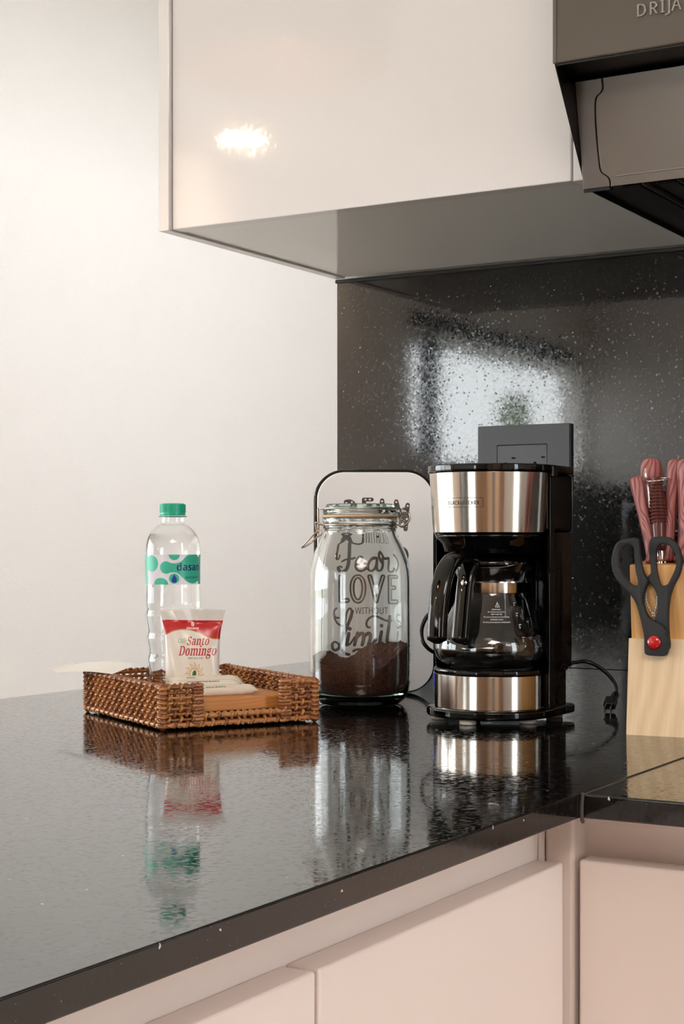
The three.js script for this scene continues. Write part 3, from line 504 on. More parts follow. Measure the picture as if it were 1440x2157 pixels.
// ---------- lettered enamel tray standing behind the jar ----------
{
  const D0 = 1.625, lat = (790 - 720) / 3392.4 * D0;
  const t = thing('enamel_tray', 'white enamel tray with hand-lettered words, standing upright behind the jar', 'tray', [1.0965 + lat * 0.86027 - D0 * 0.50984, 0.9, 1.8367 - lat * 0.50984 - D0 * 0.86027], TURN + 0.02);
  const W = 0.0585, H = 0.2246, B = 0.0032;
  part('rim', toCreasedNormals(extrude(shapeOf(rrect(-W - 0.0035, W + 0.004, 0.0002, H + 0.0035, 0.031, 12)), 0.005, 0.0022, 3).translate(0, 0, -0.022), 0.8), M.blackGloss, t, 'rolled black rim');
  part('wall', toCreasedNormals(extrude(shapeOf(rrect(-W + 0.0005, W - 0.0005, B + 0.0005, H - 0.0005, 0.027, 12)), 0.018, 0.0005, 2).translate(0, 0, -0.0185), 0.8), M.enamel, t);
  const face = canvasTex(940, 1920, (c) => {
    c.fillStyle = '#fbfafa'; c.fillRect(0, 0, 940, 1920); c.translate(-220, -90);
    c.lineCap = c.lineJoin = 'round'; c.strokeStyle = '#4a4745'; c.fillStyle = '#4a4745';
    const S = (w, ...d) => { c.lineWidth = w; for (const s of d) c.stroke(new Path2D(s)); };
    // DREAM, arched, dotted
    const dots = [], dream = [['M 345 600 L 350 380 C 430 370 440 560 350 600', 30], ['M 455 590 L 452 350 C 540 320 550 460 460 470 L 540 590', 34], ['M 660 330 L 598 330 L 600 580 L 665 578 M 600 450 L 650 450', 34], ['M 700 590 L 745 335 L 790 590 M 715 510 L 775 510', 32], ['M 828 600 L 860 345 L 900 520 L 952 375 L 935 590', 34]];
    for (const [d, w] of dream) S(w, d);
    c.save(); c.fillStyle = '#f1efec';
    for (const [x, y] of [[350, 400], [352, 450], [350, 520], [400, 440], [410, 520], [455, 360], [454, 420], [456, 500], [456, 560], [500, 352], [530, 400], [500, 530], [610, 330], [645, 330], [600, 380], [600, 440], [600, 510], [600, 570], [640, 450], [640, 578], [745, 345], [735, 400], [722, 470], [710, 540], [760, 420], [770, 480], [780, 545], [860, 352], [852, 410], [845, 470], [838, 540], [878, 430], [900, 500], [925, 430], [952, 385], [948, 440], [945, 500], [938, 560]]) { c.beginPath(); c.arc(x, y, 8.5, 0, 7); c.fill(); }
    c.restore();
    c.font = '84px sans-serif'; c.save(); c.translate(610, 708); c.fillText('WITHOUT', 0, 0, 270); c.restore();
    // Fear
    S(22, 'M 352 790 C 335 715 420 650 470 690 C 530 735 580 740 595 690'); S(32, 'M 470 715 C 470 790 470 860 450 905 C 430 950 370 945 375 890');
    S(16, 'M 350 800 C 360 815 385 800 380 775', 'M 405 830 C 440 800 490 815 520 800', 'M 375 890 C 380 870 405 875 405 890', 'M 595 690 C 600 660 570 640 560 660');
    S(24, 'M 535 870 C 590 850 600 790 565 795 C 520 805 510 930 570 930 C 600 930 620 900 630 880', 'M 705 800 C 640 790 610 920 660 930 C 700 925 715 860 718 800 C 712 880 705 935 740 925 C 765 910 775 860 770 800');
    S(22, 'M 770 850 C 730 800 730 740 760 755 C 790 790 770 810 830 790 C 850 780 800 920 835 935 C 870 940 880 910 885 890', 'M 905 750 C 960 770 965 840 905 920');
    // LOVE, inline letters
    for (const [w, col] of [[44, '#4a4745'], [11, '#f1efec']]) { c.strokeStyle = col; S(w, 'M 398 990 L 400 1212 L 458 1208', 'M 548 990 C 480 990 480 1215 548 1215 C 616 1215 616 990 548 990', 'M 650 990 L 706 1212 L 768 990', 'M 905 990 L 832 990 L 834 1220 L 905 1220 M 834 1100 L 880 1100'); }
    c.strokeStyle = '#4a4745';
    c.font = '76px sans-serif'; c.fillText('WITHOUT', 522, 1322, 290);
    // Limits
    S(26, 'M 500 1300 C 470 1420 430 1480 395 1600 C 370 1680 310 1660 325 1590', 'M 385 1600 C 410 1660 430 1690 470 1690');
    S(18, 'M 380 1355 C 335 1370 320 1290 360 1275 M 335 1320 C 350 1450 470 1460 495 1340 C 505 1250 455 1260 445 1340 C 435 1420 430 1460 420 1500', 'M 325 1590 C 335 1560 365 1570 385 1600');
    S(30, 'M 470 1495 L 452 1600', 'M 545 1490 L 520 1600 M 540 1530 C 600 1450 610 1510 585 1600 M 595 1530 C 660 1450 670 1510 640 1595 C 660 1610 690 1580 700 1550', 'M 752 1480 C 740 1540 725 1600 760 1590', 'M 832 1345 C 830 1430 800 1500 805 1570');
    S(18, 'M 452 1600 C 480 1610 500 1560 520 1530', 'M 650 1440 C 610 1450 605 1370 670 1345 C 730 1325 770 1400 850 1380', 'M 940 1330 C 890 1310 890 1380 930 1385 C 975 1395 960 1450 910 1440', 'M 915 1480 L 905 1560');
    for (const [x, y] of [[478, 1452], [752, 1425]]) { c.beginPath(); c.arc(x, y, 17, 0, 7); c.fill(); }
    S(22, 'M 510 1660 C 540 1630 600 1640 600 1680 C 600 1730 520 1740 500 1790');
  });
  const s = shapeOf(rrect(-W, W, B, H, 0.0275, 20));
  const e = extrude(s, 0.0028, 0.0013, 8), q = e.attributes.position, u2 = e.attributes.uv;
  for (let i = 0; i < q.count; i++) u2.setXY(i, (q.getX(i) + W) / (2 * W), (q.getY(i) - B) / (H - B));
  part('face', e.translate(0, 0, -0.0005), phy(0xffffff, 0.14, { map: face, clearcoat: 0.5, clearcoatRoughness: 0.05 }), t, 'white enamel face with grey lettering');
}
// ---------- wicker tray ----------
const TRAY = { at: [0.303 - 0.884 * 0.086 + 0.498 * 0.0703, 0.9, 0.779 - 0.465 * 0.086 - 0.867 * 0.0703], turn: 1.0483, W: 0.1407, D: 0.172 };
const tw = (x, y, z) => { const c = Math.cos(TRAY.turn), s = Math.sin(TRAY.turn); return [TRAY.at[0] + c * x + s * z, 0.9 + y, TRAY.at[2] - s * x + c * z]; };   // tray frame to world
{
  const t = thing('rattan_tray', 'brown woven rattan tray with a cut-out front, holding a bottle and packets', 'tray', TRAY.at, TRAY.turn);
  const canes = [0x9d6033, 0xb2733e, 0x864d25, 0xbd8048].map((c) => phy(c, 0.36, { clearcoat: 0.25, clearcoatRoughness: 0.3 }));
  const cane = () => canes[Math.floor(rnd() * 4)];
  const hx = TRAY.W / 2, hz = TRAY.D / 2;
  const strand = (pts, r, m = cane(), rad = 6) => part('cane_strand', tube(pts, r, Math.max(6, pts.length * 2), rad), m, t);
  function weave(p0, p1, h, rows) {                               // wall from p0 to p1 (x, z), leaning out a little
    const dx = p1[0] - p0[0], dz = p1[1] - p0[1], L = Math.hypot(dx, dz), ux = dx / L, uz = dz / L, nx = uz, nz = -ux, pitch = 0.0058, n = Math.max(2, Math.round(L / pitch));
    const at = (s, y, o) => [p0[0] + ux * s + nx * o, y, p0[1] + uz * s + nz * o];
    for (let k = 0; k < rows; k++) {
      const y = 0.0042 + (h - 0.0062) * k / (rows - 1), edge = k === 0 || k === rows - 1;
      strand(Array.from({ length: 9 }, (_, i) => at(L * i / 8, y + rr(-0.0003, 0.0003), 0)), edge ? 0.0023 : 0.0014);
      if (edge) strand(Array.from({ length: n * 2 + 1 }, (_, i) => at(L * i / (n * 2), y + (k ? 0.0012 : -0.0006) + 0.0013 * Math.cos(Math.PI * i), 0.0026 * Math.sin(Math.PI * (i + 0.5)))), 0.0011);
    }
    for (let i = 0; i <= n; i++) {
      const s = Math.min(L - 0.001, Math.max(0.001, L * i / n)), pts = [], m = cane();
      for (let k = 0; k < rows; k++) {
        const y = 0.0042 + (h - 0.0062) * k / (rows - 1), f = (k + i) % 2 ? 1 : -1;
        pts.push(at(s - 0.0005 + 0.0007 * f, y - 0.0013, 0.0019 * f), at(s + 0.0007 + 0.0003 * f, y + 0.0012, 0.0021 * f));
      }
      strand(pts, 0.00145, m);
    }
  }
  const H = 0.0375;
  weave([-hx, -hz], [-hx, hz], H, 8); weave([hx, hz], [hx, -hz], H, 8); weave([hx, -hz], [-hx, -hz], H, 8);
  const c0 = -hx + 0.0365, c1 = hx - 0.034;
  weave([-hx, hz], [c0 - 0.004, hz], H, 8); weave([c1 + 0.004, hz], [hx, hz], H, 8); weave([c0 - 0.004, hz], [c1 + 0.004, hz], 0.0128, 2);
  for (const [x, z] of [[-hx, hz], [hx, hz], [-hx, -hz], [hx, -hz]]) { part('corner_post', tube([[x, 0.003, z], [x, H - 0.002, z]], 0.0031, 4, 10), canes[2], t); for (let k = 0; k < 9; k++) part('cane_wrap', new THREE.TorusGeometry(0.0033, 0.0014, 6, 16).rotateX(Math.PI / 2 + 0.25).translate(x, 0.004 + k * 0.0039, z), cane(), t); }
  for (const x of [c0 - 0.0055, c1 + 0.0055]) {
    part('cutout_post', boxB(x - 0.0045, x + 0.0045, 0.004, H + 0.0005, hz - 0.002, hz + 0.002, 0.001), canes[2], t);
    for (let k = 0; k < 12; k++) part('cane_wrap', new THREE.CapsuleGeometry(0.0016, 0.0078, 3, 8).rotateZ(Math.PI / 2 + rr(-0.04, 0.04)).scale(1, 1, 2.2).translate(x, 0.0055 + k * 0.0028, hz), cane(), t);
  }
  part('floor', boxB(-hx + 0.003, hx - 0.003, 0.0018, 0.0045, -hz + 0.003, hz - 0.003, 0.0008), std(0x5a3418, 0.6), t);
  for (const x of [-1, 1]) for (const z of [-1, 1]) part('foot', lathe([[0, 0], [0.004, 0], [0.004, 0.002], [0, 0.002]], 12).translate(x * 0.058, 0.0001, z * 0.074), M.blackSatin, t);
}
{ // bamboo caddy and sugar sticks
  const bx = (x0, x1, y0, y1, z0, z1) => boxB(x0, x1, y0, y1, z0, z1, 0.0012);
  const bam = std(0xffffff, 0.45, 0, { map: woodTex([196, 124, 58], [218, 150, 82], [150, 90, 40], { freq: 14, fine: 0.6, s: 5 }) });
  const t = thing('bamboo_tray', 'small orange-brown bamboo board lying inside the rattan tray under the sugar sticks', 'board', tw(0.0, 0.0046, 0.028), TRAY.turn);
  const b = new RoundedBoxGeometry(0.118, 0.0115, 0.084, 2, 0.0015).translate(0, 0.0128, 0);
  uvm(b);
  part('board', (() => { const g = uvm(b); const uv = g.attributes.uv; for (let i = 0; i < uv.count; i++) { const u = uv.getX(i), v = uv.getY(i); uv.setXY(i, v * 22, u * 7); } return g; })(), bam, t);
  for (const x of [-0.05, 0.05]) part('foot', boxB(x - 0.004, x + 0.004, 0, 0.0072, -0.036, 0.036, 0.0008), bam, t);
  const paper = std(0xe8dccb, 0.85);
  function stick(label, pos, turn, roll, len, wid, thick, lines) {
    const s = thing('sugar_stick', label, 'sugar packet', pos, turn);
    const g = new THREE.SphereGeometry(1, 36, 20), p = g.attributes.position;
    for (let i = 0; i < p.count; i++) {
      const x = p.getX(i), y = p.getY(i), z = p.getZ(i), u = Math.sign(x) * Math.min(1, Math.abs(x) * 1.0), e = Math.sqrt(Math.max(0, 1 - u ** 6)), ww = Math.hypot(y, z) || 1;
      const crimp = Math.max(0, (Math.abs(u) - 0.8) / 0.2);
      p.setXYZ(i, u * len / 2 + (Math.abs(u) > 0.999 ? 0 : 0), y / ww * thick / 2 * (e * (1 - crimp) + 0.02) + 0.0003 * Math.sin(u * 23) + crimp * 0.0025 * Math.sin(u * 4 + z * 2), z / ww * wid / 2 * (0.86 + 0.14 * crimp) * (Math.abs(u) >= 0.9999 ? 0.98 : 1));
    }
    g.computeVertexNormals();
    const m = part('paper_tube', g, paper, s); m.rotation.x = roll;
    const tx = canvasTex(360, 60, (c) => { c.clearRect(0, 0, 360, 60); c.fillStyle = '#4b4a55'; c.font = 'bold 30px sans-serif'; c.fillText(lines, 6, 40, 348); });
    const l = part('print', uvm(new THREE.PlaneGeometry(len * 0.45, 0.0035)), phy(0xffffff, 0.8, { map: tx, transparent: true }), s, 'small dark printed line');
    l.geometry.setAttribute('uv', new THREE.PlaneGeometry(1, 1).toNonIndexed().attributes.uv);
    l.rotation.x = -0.75; l.position.set(-len * 0.05, thick * 0.37, wid * 0.33);
    return s;
  }
  stick('crumpled white sugar stick at the back of the pile, torn end raised', tw(0.002, 0.0326, 0.012), TRAY.turn - 0.62 + 0.35, 0.2, 0.066, 0.0145, 0.009, 'azúcar');
  stick('middle white sugar stick on the bamboo board, printed with a long grey line', tw(-0.008, 0.0305, 0.034), TRAY.turn - 0.62 + 0.42, 0.1, 0.066, 0.014, 0.0105, 'AZÚCAR REFINO BLANCA');
  stick('front white sugar stick on the bamboo board, nearest the cut-out', tw(0.0, 0.0275, 0.052), TRAY.turn - 0.45 + 0.42, 0.0, 0.066, 0.0125, 0.0095, 'Azúcar BLANCA');
}
{ // paper card over the left corner of the tray
  const g = new THREE.BoxGeometry(0.088, 0.0004, 0.029, 20, 1, 2), p = g.attributes.position;
  for (let i = 0; i < p.count; i++) { const x = p.getX(i); p.setY(i, p.getY(i) + 0.0035 * Math.sin((x + 0.044) / 0.088 * 2.6) - 0.002 + (x < -0.035 ? (-(x + 0.035)) * 0.25 : 0)); p.setZ(i, p.getZ(i) * (x < -0.03 ? 1 + (x + 0.03) * 22 : 1)); }
  g.computeVertexNormals();
  const c = tag(part('paper_slip', g, std(0xf3eee7, 0.8)), 'narrow white paper slip lying across the left corner of the rattan tray', 'paper');
  const [x, y, z] = tw(-0.0715, 0.0408, -0.0735); c.position.set(x, y, z); c.rotation.order = 'YXZ'; c.rotation.set(0.24, TRAY.turn - 1.22, 0.03);
}
// ---------- water bottle ----------
{
  const [x, y, z] = tw(-0.0063, 0.0046, -0.041);
  const t = thing('water_bottle', 'clear plastic water bottle with a green cap standing in the rattan tray', 'bottle', [x, y, z], TURN);
  const prof = smooth([[0.001, 0.0035], [0.012, 0.0025], [0.0165, 0], [0.0205, 0.002], [0.0222, 0.007], [0.0215, 0.012], [0.0224, 0.019], [0.0212, 0.026], [0.0205, 0.030], [0.0222, 0.037], [0.0228, 0.043], [0.0216, 0.049], [0.0222, 0.055], [0.0236, 0.063], [0.0228, 0.0685], [0.0240, 0.076], [0.0246, 0.084], [0.0238, 0.0885], [0.0246, 0.093], [0.0243, 0.103], [0.0244, 0.128], [0.0248, 0.1375], [0.0245, 0.146], [0.0225, 0.154], [0.0185, 0.1605], [0.0140, 0.1645], [0.0108, 0.1665], [0.0104, 0.1695], [0.0104, 0.1742]], 5, false);
  part('bottle_body', lathe(prof, 72), M.pet, t);
  const inner = prof.filter(([r, h]) => h < 0.1575).map(([r, h]) => [Math.max(0, r - 0.0004), h + 0.0003]), lastR = inner[inner.length - 1];
  part('water', lathe([...inner, [lastR[0], lastR[1] + 0.0001], [0, lastR[1] + 0.0001]], 72), M.water, t);
  const cap = [];
  for (let i = 0; i < 60; i++) { const a = i / 60 * 6.2832; cap.push(boxB(-0.0003, 0.0003, 0.1762, 0.1835, 0.0111, 0.0117, 0).rotateY(a)); }
  part('cap', [lathe([[0, 0.1845], [0.0098, 0.1845], [0.0109, 0.1838], [0.0113, 0.1825], [0.0113, 0.1752], [0.0115, 0.1750], [0.0115, 0.1738], [0.0106, 0.1738], [0, 0.1745]], 48), ...cap], phy(0x25bd98, 0.32), t, 'teal green screw cap');
  part('neck_ring', lathe([[0.0104, 0.1722], [0.0127, 0.1722], [0.0127, 0.1730], [0.0104, 0.1732], [0.0104, 0.1722]], 48), phy(0x8fd8c4, 0.2, { transmission: 0.5, thickness: 0 }), t);
  const label = canvasTex(1600, 500, (c, w, h) => {
    c.clearRect(0, 0, w, h); c.fillStyle = 'rgba(226,224,236,0.62)'; c.fillRect(0, 0, w, h);
    const teal = '#3fbf9f', blob = (x, y, r, q = r) => { c.beginPath(); c.ellipse(x, y, r, q, 0, 0, 7); c.fill(); };
    c.fillStyle = teal; blob(456, 150, 138); blob(250, 150, 120, 200); blob(280, 420, 70, 170); blob(640, 500, 135, 112); blob(736, 215, 104); blob(872, 0, 92); blob(1220, 235, 250);
    c.beginPath(); c.moveTo(760, 118); c.bezierCurveTo(860, 170, 960, 150, 1020, 80); c.lineTo(1020, 400); c.bezierCurveTo(960, 300, 860, 270, 760, 315); c.fill();
    blob(1480, 60, 90); blob(1500, 430, 130);
    c.fillStyle = 'rgba(226,224,236,1)'; blob(872, 400, 104); c.fillStyle = teal; blob(872, 400, 84);
    c.fillStyle = '#1f3f9f'; c.beginPath(); c.moveTo(872, 325); c.bezierCurveTo(895, 380, 925, 400, 915, 440); c.bezierCurveTo(905, 480, 838, 480, 830, 440); c.bezierCurveTo(822, 400, 850, 380, 872, 325); c.fill();
    c.fillStyle = '#1b2f6b'; c.font = 'bold 172px sans-serif'; c.fillText('dasani', 905, 268, 560);
    c.font = 'bold 44px sans-serif'; c.fillText('AGUA PURIFICADA', 1060, 398, 330);
  });
  const a0 = THREE.MathUtils.degToRad(-100), lg = lathe([[0.02465, 0.1118], [0.02495, 0.1385]], 80, a0, THREE.MathUtils.degToRad(200));
  part('label', lg, phy(0xffffff, 0.35, { map: label, transparent: true }), t, 'see-through film label with teal bubbles and dark blue lettering');
}
// ---------- coffee packet ----------
{
  const [x, y, z] = tw(-0.0055, 0.0246, 0.0);
  const t = thing('coffee_packet', 'white and red printed coffee packet standing in front of the water bottle', 'packet', [x, 0.9046, z], TURN - 0.03);
  const tex = canvasTex(576, 872, (c, w, h) => {
    c.fillStyle = '#e4dace'; c.fillRect(0, 0, w, h);
    c.fillStyle = '#ded9d2'; c.fillRect(0, 0, w, 92);
    c.fillStyle = '#c0161c'; c.beginPath(); c.moveTo(0, 88); c.lineTo(w, 94); c.lineTo(w, 245); c.bezierCurveTo(430, 255, 380, 170, 220, 165); c.bezierCurveTo(120, 160, 60, 190, 0, 215); c.fill();
    c.strokeStyle = '#c08a3a'; c.lineWidth = 9; c.beginPath(); c.moveTo(w, 248); c.bezierCurveTo(430, 258, 380, 173, 220, 168); c.bezierCurveTo(120, 163, 60, 193, 0, 218); c.stroke();
    c.fillStyle = '#f3e9e4'; c.beginPath(); c.roundRect(277, 104, 28, 38, 9); c.fill(); c.strokeStyle = '#c0161c'; c.lineWidth = 5; c.beginPath(); c.moveTo(300, 104); c.bezierCurveTo(286, 120, 296, 128, 284, 142); c.stroke();
    c.font = 'bold 27px sans-serif'; c.textAlign = 'center'; c.fillText('INDUBAN', 291, 168);
    const it = (s, x, y, size, col, k = 1, font = 'serif', b = 'bold') => { c.save(); c.translate(x, y); c.transform(1, 0, -0.22, 1, 0, 0); c.scale(k, 1); c.font = `${b} ${size}px ${font}`; c.fillStyle = c.strokeStyle = col; c.textAlign = 'left'; c.fillText(s, 0, 0); c.lineWidth = 2.5; c.stroke(); c.restore(); };
    it('Café', 138, 282, 56, '#5e9a4a', 0.8, 'serif', 'normal'); it('Santo', 232, 300, 100, '#b8141b', 0.82); it('Domingo', 146, 388, 112, '#b8141b', 0.78);
    c.fillStyle = '#8d8275'; c.font = 'bold 22px sans-serif'; c.textAlign = 'center'; c.fillText('100% Puro Café', 330, 418);
    c.save(); c.translate(320, 545); c.strokeStyle = '#c9a060'; c.lineCap = 'round';
    for (let i = 0; i < 24; i++) { const a = i / 24 * 6.2832, q = a + 0.25; c.lineWidth = i % 2 ? 5 : 8; c.beginPath(); c.moveTo(48 * Math.cos(a), 48 * Math.sin(a)); c.quadraticCurveTo(72 * Math.cos(q), 72 * Math.sin(q), (i % 2 ? 82 : 98) * Math.cos(a), (i % 2 ? 82 : 98) * Math.sin(a)); c.stroke(); }
    c.lineWidth = 6; c.beginPath(); c.arc(0, 0, 44, 0, 7); c.stroke();
    c.rotate(0.25); c.fillStyle = '#2f6b34'; c.beginPath(); c.ellipse(0, 0, 21, 33, 0, 0, 7); c.fill(); c.strokeStyle = '#173d1c'; c.lineWidth = 4; c.beginPath(); c.moveTo(4, -30); c.quadraticCurveTo(-8, 0, 3, 30); c.stroke(); c.restore();
  });
  const NX = 48, NY = 56, P = [], UV = [], I = [], Hh = 0.0900;
  const wAt = (v) => 0.0238 + 0.0013 * Math.cos(v * 6) * 0.3 + 0.006 * Math.max(0, v - 0.72) * Math.max(0, v - 0.72) / 0.0784 + 0.0008 * v;
  for (const side of [1, -1]) for (let j = 0; j <= NY; j++) for (let i = 0; i <= NX; i++) {
    const u = i / NX * 2 - 1, v = j / NY, fill = Math.pow(Math.max(0, 1 - u * u), 0.45) * Math.pow(Math.max(0, Math.sin(Math.PI * Math.min(1, Math.max(0, (v + 0.02) / 0.88)))), 0.5);
    const crease = 0.0009 * (vnoise(u * 3 + 7, v * 4 + 3 + side * 2, 32, 81) - 0.5) + 0.0005 * Math.sin(u * 9 + v * 14 + side) * (1 - fill * 0.5) + (v > 0.86 ? 0.0007 * Math.sin(u * 5 + 1) : 0);
    P.push(u * wAt(v), v * Hh + (v > 0.97 ? 0.0009 * Math.sin(u * 2.2 + 1.2) : 0), side * (0.0075 * fill + 0.00015) + crease * (Math.abs(u) < 1 ? 1 : 0.3) - 0.004 * v + (v > 0.86 ? 0.002 * u * (v - 0.86) * 6 : 0));
    UV.push(i / NX, 1 - (1 - v) * 1.0);
  }
  const K = (NX + 1) * (NY + 1);
  for (let s = 0; s < 2; s++) for (let j = 0; j < NY; j++) for (let i = 0; i < NX; i++) { const a = s * K + j * (NX + 1) + i, b = a + 1, c = a + NX + 1, d = c + 1; s ? I.push(a, c, b, b, c, d) : I.push(a, b, c, b, d, c); }
  for (let j = 0; j < NY; j++) for (const e of [0, NX]) { const a = j * (NX + 1) + e, b = a + NX + 1; e ? I.push(a, a + K, b, b, a + K, b + K) : I.push(a, b, a + K, b, b + K, a + K); }
  for (let i = 0; i < NX; i++) { const a = i, b = i + 1; I.push(a, a + K, b, b, a + K, b + K); const c = NY * (NX + 1) + i, d = c + 1; I.push(c, d, c + K, d, d + K, c + K); }
  const g = new THREE.BufferGeometry(); g.setAttribute('position', new THREE.Float32BufferAttribute(P, 3)); g.setAttribute('uv', new THREE.Float32BufferAttribute(UV, 2)); g.setIndex(I); g.computeVertexNormals();
  part('sachet', g, phy(0xffffff, 0.3, { map: tex, clearcoat: 0.35, clearcoatRoughness: 0.2 }), t);
}
// ---------- knife block, knives and scissors ----------
{
  const pine = std(0xffffff, 0.5, 0, { map: woodTex([226, 194, 152], [243, 217, 178], [176, 120, 60], { freq: 4, wave: 0.8, knots: [[0.47, 0.3, 0.25]], fine: 0.4, s: 9 }) });
  const pine2 = std(0xffffff, 0.5, 0, { map: woodTex([206, 148, 84], [234, 188, 128], [150, 96, 44], { freq: 6, wave: 0.5, fine: 0.45, s: 12 }) });
  const t = thing('knife_block', 'pale pine knife block with pink-handled knives, at the right edge of the photo', 'knife block', [0.655, 0.9, 0.56], 0.09);
  const prism = (x0, x1, pts, mat, name) => {                     // (z, y) profile swept along x, uv: across and along the grain
    const g = new THREE.ExtrudeGeometry(shapeOf(pts), { depth: x1 - x0, bevelEnabled: true, bevelSize: 0.0008, bevelThickness: 0.0008, bevelOffset: -0.0008, bevelSegments: 2 });
    g.rotateY(Math.PI / 2).scale(1, 1, 1);                        // (x, y, z) -> (z, y, -x)
    g.applyMatrix4(new THREE.Matrix4().makeTranslation(x0, 0, 0));
    const q = g.attributes.position, uv = g.attributes.uv; for (let i = 0; i < q.count; i++) uv.setXY(i, (q.getX(i) - x0 + (q.getZ(i)) * 0.7) / 0.055, q.getY(i) / 0.15 + 0.02);
    return part(name, g, mat, t);
  };
  const neg = (pts) => pts.map(([z, y]) => [-z, y]);              // rotateY turns shape x into -z
  prism(-0.0245, 0.0255, neg([[0.0345, 0], [0.0485, 0], [0.0405, 0.0768], [0.030, 0.0768]]), pine, 'front_board');
  prism(-0.0235, 0.0262, neg([[-0.045, 0], [0.034, 0], [0.0355, 0.077], [0.0415, 0.1345], [0.040, 0.1362], [-0.03, 0.1405]]), pine2, 'block');
  const pink = std(0xffffff, 0.42, 0, { map: woodTex([150, 82, 80], [188, 124, 120], [90, 30, 28], { freq: 5, wave: 1.6, fine: 0.3, s: 15, line: [112, 52, 54] }) });
  const darkPink = phy(0xffffff, 0.25, { map: woodTex([74, 34, 27], [104, 52, 43], [60, 20, 18], { freq: 6, wave: 1, s: 17 }) });
  function handleGeo(top, bot, prof, flatX = 1, n = 26) {         // tapered handle from bottom point to top point
    const a = V(...bot), b = V(...top), L = a.distanceTo(b), g = lathe(prof.map(([r, f]) => [r, f * L]), n);
    g.scale(flatX, 1, 1.15 / Math.sqrt(flatX));
    const uv = g.attributes.uv, q = g.attributes.position; for (let i = 0; i < q.count; i++) uv.setXY(i, uv.getX(i) * 2, q.getY(i) / 0.07);
    g.applyQuaternion(new THREE.Quaternion().setFromUnitVectors(V(0, 1, 0), b.clone().sub(a).normalize())).translate(a.x, a.y, a.z);
    return g;
  }
  const loc = ([x, y, z]) => { const c = Math.cos(0.09), s = Math.sin(0.09), dx = x - 0.655, dz = z - 0.56; return [c * dx - s * dz, y - 0.9, s * dx + c * dz]; };
  const round = (r) => smooth([[0.0001, 0], [r * 0.92, 0.004], [r * 0.9, 0.1], [r * 0.86, 0.4], [r, 0.75], [r * 1.08, 0.9], [r * 0.8, 0.975], [0.0001, 1]], 4, false).map(([a, b]) => [Math.max(0, a), b]);
  const world = ([x, y, z]) => { const c = Math.cos(0.09), s = Math.sin(0.09); return [0.655 + c * x + s * z, 0.9 + y, 0.56 - s * x + c * z]; };
  function knife(name, label, top, bot, make) { const k = thing(name, label, 'knife', bot, 0.0); make(k, top.map((v, i) => v - bot[i]), [0, 0, 0]); return k; }
  const blade = (k, d) => part('blade', boxB(-0.0006, 0.0006, -0.006, 0.002, -0.0035, 0.0035, 0.0003), M.chrome, k);
  knife('kitchen_knife', 'slim pink wood knife handle leaning farthest left in the block', [0.6295, 1.1085, 0.575], [0.6487, 1.0372, 0.585], (k, a, b) => { part('handle', handleGeo(a, b, round(0.0055)), pink, k); blade(k); });
  knife('kitchen_knife', 'rounded knob-ended pink knife with a bright tang, behind the ribbed sharpening steel', [0.6345, 1.1235, 0.553], [0.6475, 1.038, 0.570], (k, a, b) => {
    part('handle', handleGeo(a, b, smooth([[0.0001, 0], [0.0062, 0.004], [0.0058, 0.2], [0.0060, 0.5], [0.0063, 0.68], [0.0064, 0.755], [0.0082, 0.775], [0.0092, 0.82], [0.0092, 0.88], [0.0080, 0.95], [0.0050, 0.99], [0.0001, 1]], 4, false).map(([r, f]) => [Math.max(0, r), f])), pink, k);
    const g = curve([[b[0] * 1, b[1] + 0.002, 0.0064], [a[0] * 0.45, a[1] * 0.45, a[2] * 0.45 + 0.0066], [a[0] * 0.7, a[1] * 0.7, a[2] * 0.7 + 0.0069], [a[0] * 0.765, a[1] * 0.765, a[2] * 0.765 + 0.0078], [a[0] * 0.82, a[1] * 0.82, a[2] * 0.82 + 0.0102], [a[0] * 0.9, a[1] * 0.9, a[2] * 0.9 + 0.0098]]);
    part('tang', new THREE.TubeGeometry(g, 40, 0.0010, 6).translate(-0.0018, 0, 0), M.chrome, k); blade(k);
  });
  knife('sharpening_steel', 'dark ribbed sharpening steel handle with a wire ring at its top', [0.6482, 1.1075, 0.577], [0.6530, 1.0385, 0.583], (k, a, b) => {
    const L = Math.hypot(...a), prof = [[0.0001, 0.13], [0.0055, 0.132], [0.0062, 0.2], [0.0056, 0.3], [0.0062, 0.42]];
    for (let i = 0; i < 12; i++) { const f = 0.45 + i * 0.04, r = 0.0072 - 0.0035 * Math.max(0, (f - 0.6) / 0.35) ** 1.6 - 0.001 * Math.max(0, (0.55 - f) * 5); prof.push([r - 0.0011, f], [r, f + 0.012], [r, f + 0.022], [r - 0.0011, f + 0.034]); }
    prof.push([0.0028, 0.94], [0.0028, 0.995], [0.0001, 1]);
    part('handle', handleGeo(a, b, prof), darkPink, k);
    part('ferrule', handleGeo(a.map((v) => v * 0.135), b, [[0.0001, 0], [0.0043, 0.01], [0.005, 0.2], [0.005, 0.85], [0.0046, 1], [0.0001, 1]]), M.chrome, k);
    const ring = part('ring', new THREE.TorusGeometry(0.0088, 0.0006, 8, 40).rotateX(Math.PI / 2 + 0.16).rotateZ(0.06), M.chrome, k); ring.position.set(a[0] * 0.96 + 0.0008, a[1] * 0.965, a[2] * 0.96 + 0.001);
    part('rod', new THREE.CylinderGeometry(0.003, 0.003, 0.006, 12).translate(0, -0.002, 0), M.chrome, k);
  });
  knife('kitchen_knife', 'straight pink knife handle with a chipped top, right of the sharpening steel', [0.6598, 1.1225, 0.565], [0.6563, 1.0382, 0.577], (k, a, b) => { part('handle', handleGeo(a, b, round(0.0055)), pink, k); part('splinter', new THREE.ConeGeometry(0.0012, 0.005, 6).rotateZ(-0.5).translate(a[0] + 0.002, a[1], a[2]), pink, k); blade(k); });
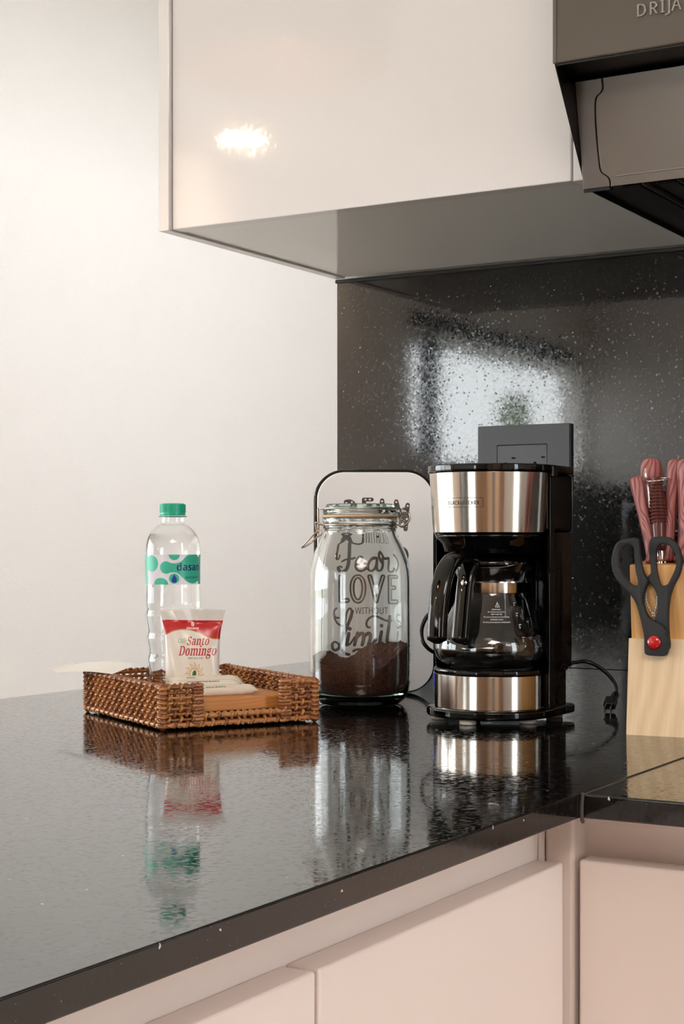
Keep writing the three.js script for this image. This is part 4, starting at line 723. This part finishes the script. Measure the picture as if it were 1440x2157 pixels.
  knife('kitchen_knife', 'broad pink knife handle cut off by the right edge of the photo', [0.6715, 1.1225, 0.568], [0.6735, 1.0382, 0.578], (k, a, b) => { part('handle', handleGeo(a, b, round(0.0082)), pink, k); blade(k); });
  // scissors: outlines in the plane of the block's front
  const s = thing('scissors', 'black-handled kitchen scissors with a red pivot, hung on the front of the knife block', 'scissors', [0, 0, 0], 0);
  const K = 1 / 2.63, px = ([X, Y]) => [(1180 + X * K - 1378) * 0.000397, (1352 - (940 + Y * K)) * 0.000379];
  const sh = (o, holes) => shapeOf(smooth(o.map(px), 5), holes.map((h) => smooth(h.map(px), 5)));
  const left = sh([[405, 503], [350, 512], [310, 535], [288, 590], [284, 660], [305, 725], [345, 778], [385, 818], [415, 862], [440, 935], [455, 1000], [466, 1060], [468, 1120], [474, 1148], [530, 1157], [585, 1150], [598, 1090], [592, 1030], [560, 985], [505, 955], [480, 925], [463, 870], [462, 815], [480, 765], [484, 735], [470, 715], [455, 680], [440, 600], [432, 530], [422, 508]], [[[378, 543], [350, 556], [330, 595], [326, 640], [340, 690], [370, 738], [402, 768], [426, 772], [428, 745], [416, 690], [408, 620], [400, 556]]]);
  const right = sh([[492, 508], [540, 497], [590, 502], [628, 532], [654, 590], [662, 650], [645, 712], [618, 768], [602, 820], [594, 880], [592, 960], [596, 1040], [600, 1110], [575, 1140], [540, 1100], [528, 1000], [520, 950], [534, 890], [530, 830], [508, 775], [482, 742], [480, 718], [494, 700], [490, 640], [483, 570]], [[[545, 541], [528, 566], [522, 630], [532, 710], [550, 765], [580, 764], [606, 718], [626, 665], [630, 625], [615, 580], [585, 546]]]);
  s.position.set(...world([-0.0022, 0.0742, 0.0445])); s.rotation.set(0, 0.09, 0); s.rotation.order = 'YXZ'; s.rotation.x = -0.05;
  part('handle', toCreasedNormals(extrude(right, 0.0062, 0.0016, 3).translate(0, 0, -0.0025), 1), M.rubber, s);
  part('handle', toCreasedNormals(extrude(left, 0.0066, 0.0017, 3).translate(0, 0, -0.0008), 1), M.rubber, s);
  const teeth = [];
  for (const side of [-1, 1]) for (let i = 0; i < 11; i++) { const f = i / 10, Y = 790 + 145 * f, c = side < 0 ? 462 + 44 * Math.max(0, f - 0.25) ** 2 * 1.9 : 532 - 26 * Math.max(0, f - 0.4) ** 2 * 2.2, [x, y] = px([c + side * -6, Y]); teeth.push(boxB(x - 0.0006, x + 0.0006, y - 0.0009, y + 0.0009, -0.001, 0.0008, 0.0002)); }
  part('nutcracker_teeth', teeth, std(0x8f8a84, 0.35, 0.6), s, 'serrated steel edge in the oval gap');
  part('blade', boxB(-0.006, 0.006, -0.0105, 0.002, -0.0052, -0.0026, 0.0004), M.chrome, s);
  const [rx, ry] = px([522, 1083]);
  part('pivot', lathe([[0, 0.0024], [0.003, 0.0021], [0.005, 0.0010], [0.0059, 0], [0, 0]], 32).rotateX(Math.PI / 2).translate(rx, ry, 0.0057), M.red, s, 'round glossy red pivot cap');
}
// crumb lying on the worktop
{
  const c = tag(part('crumb', [new THREE.IcosahedronGeometry(0.0009, 0), new THREE.IcosahedronGeometry(0.0006, 0).translate(0.0016, 0, 0.0004), new THREE.CylinderGeometry(0.0002, 0.0002, 0.003, 5).rotateZ(1.4).translate(0.0008, 0.0002, -0.0008)], std(0x1a120c, 0.9)), 'tiny dark crumb on the empty left part of the worktop', 'crumb');
  c.position.set(0.2885, 0.9006, 1.0985);
}
renderer.render(scene, camera);
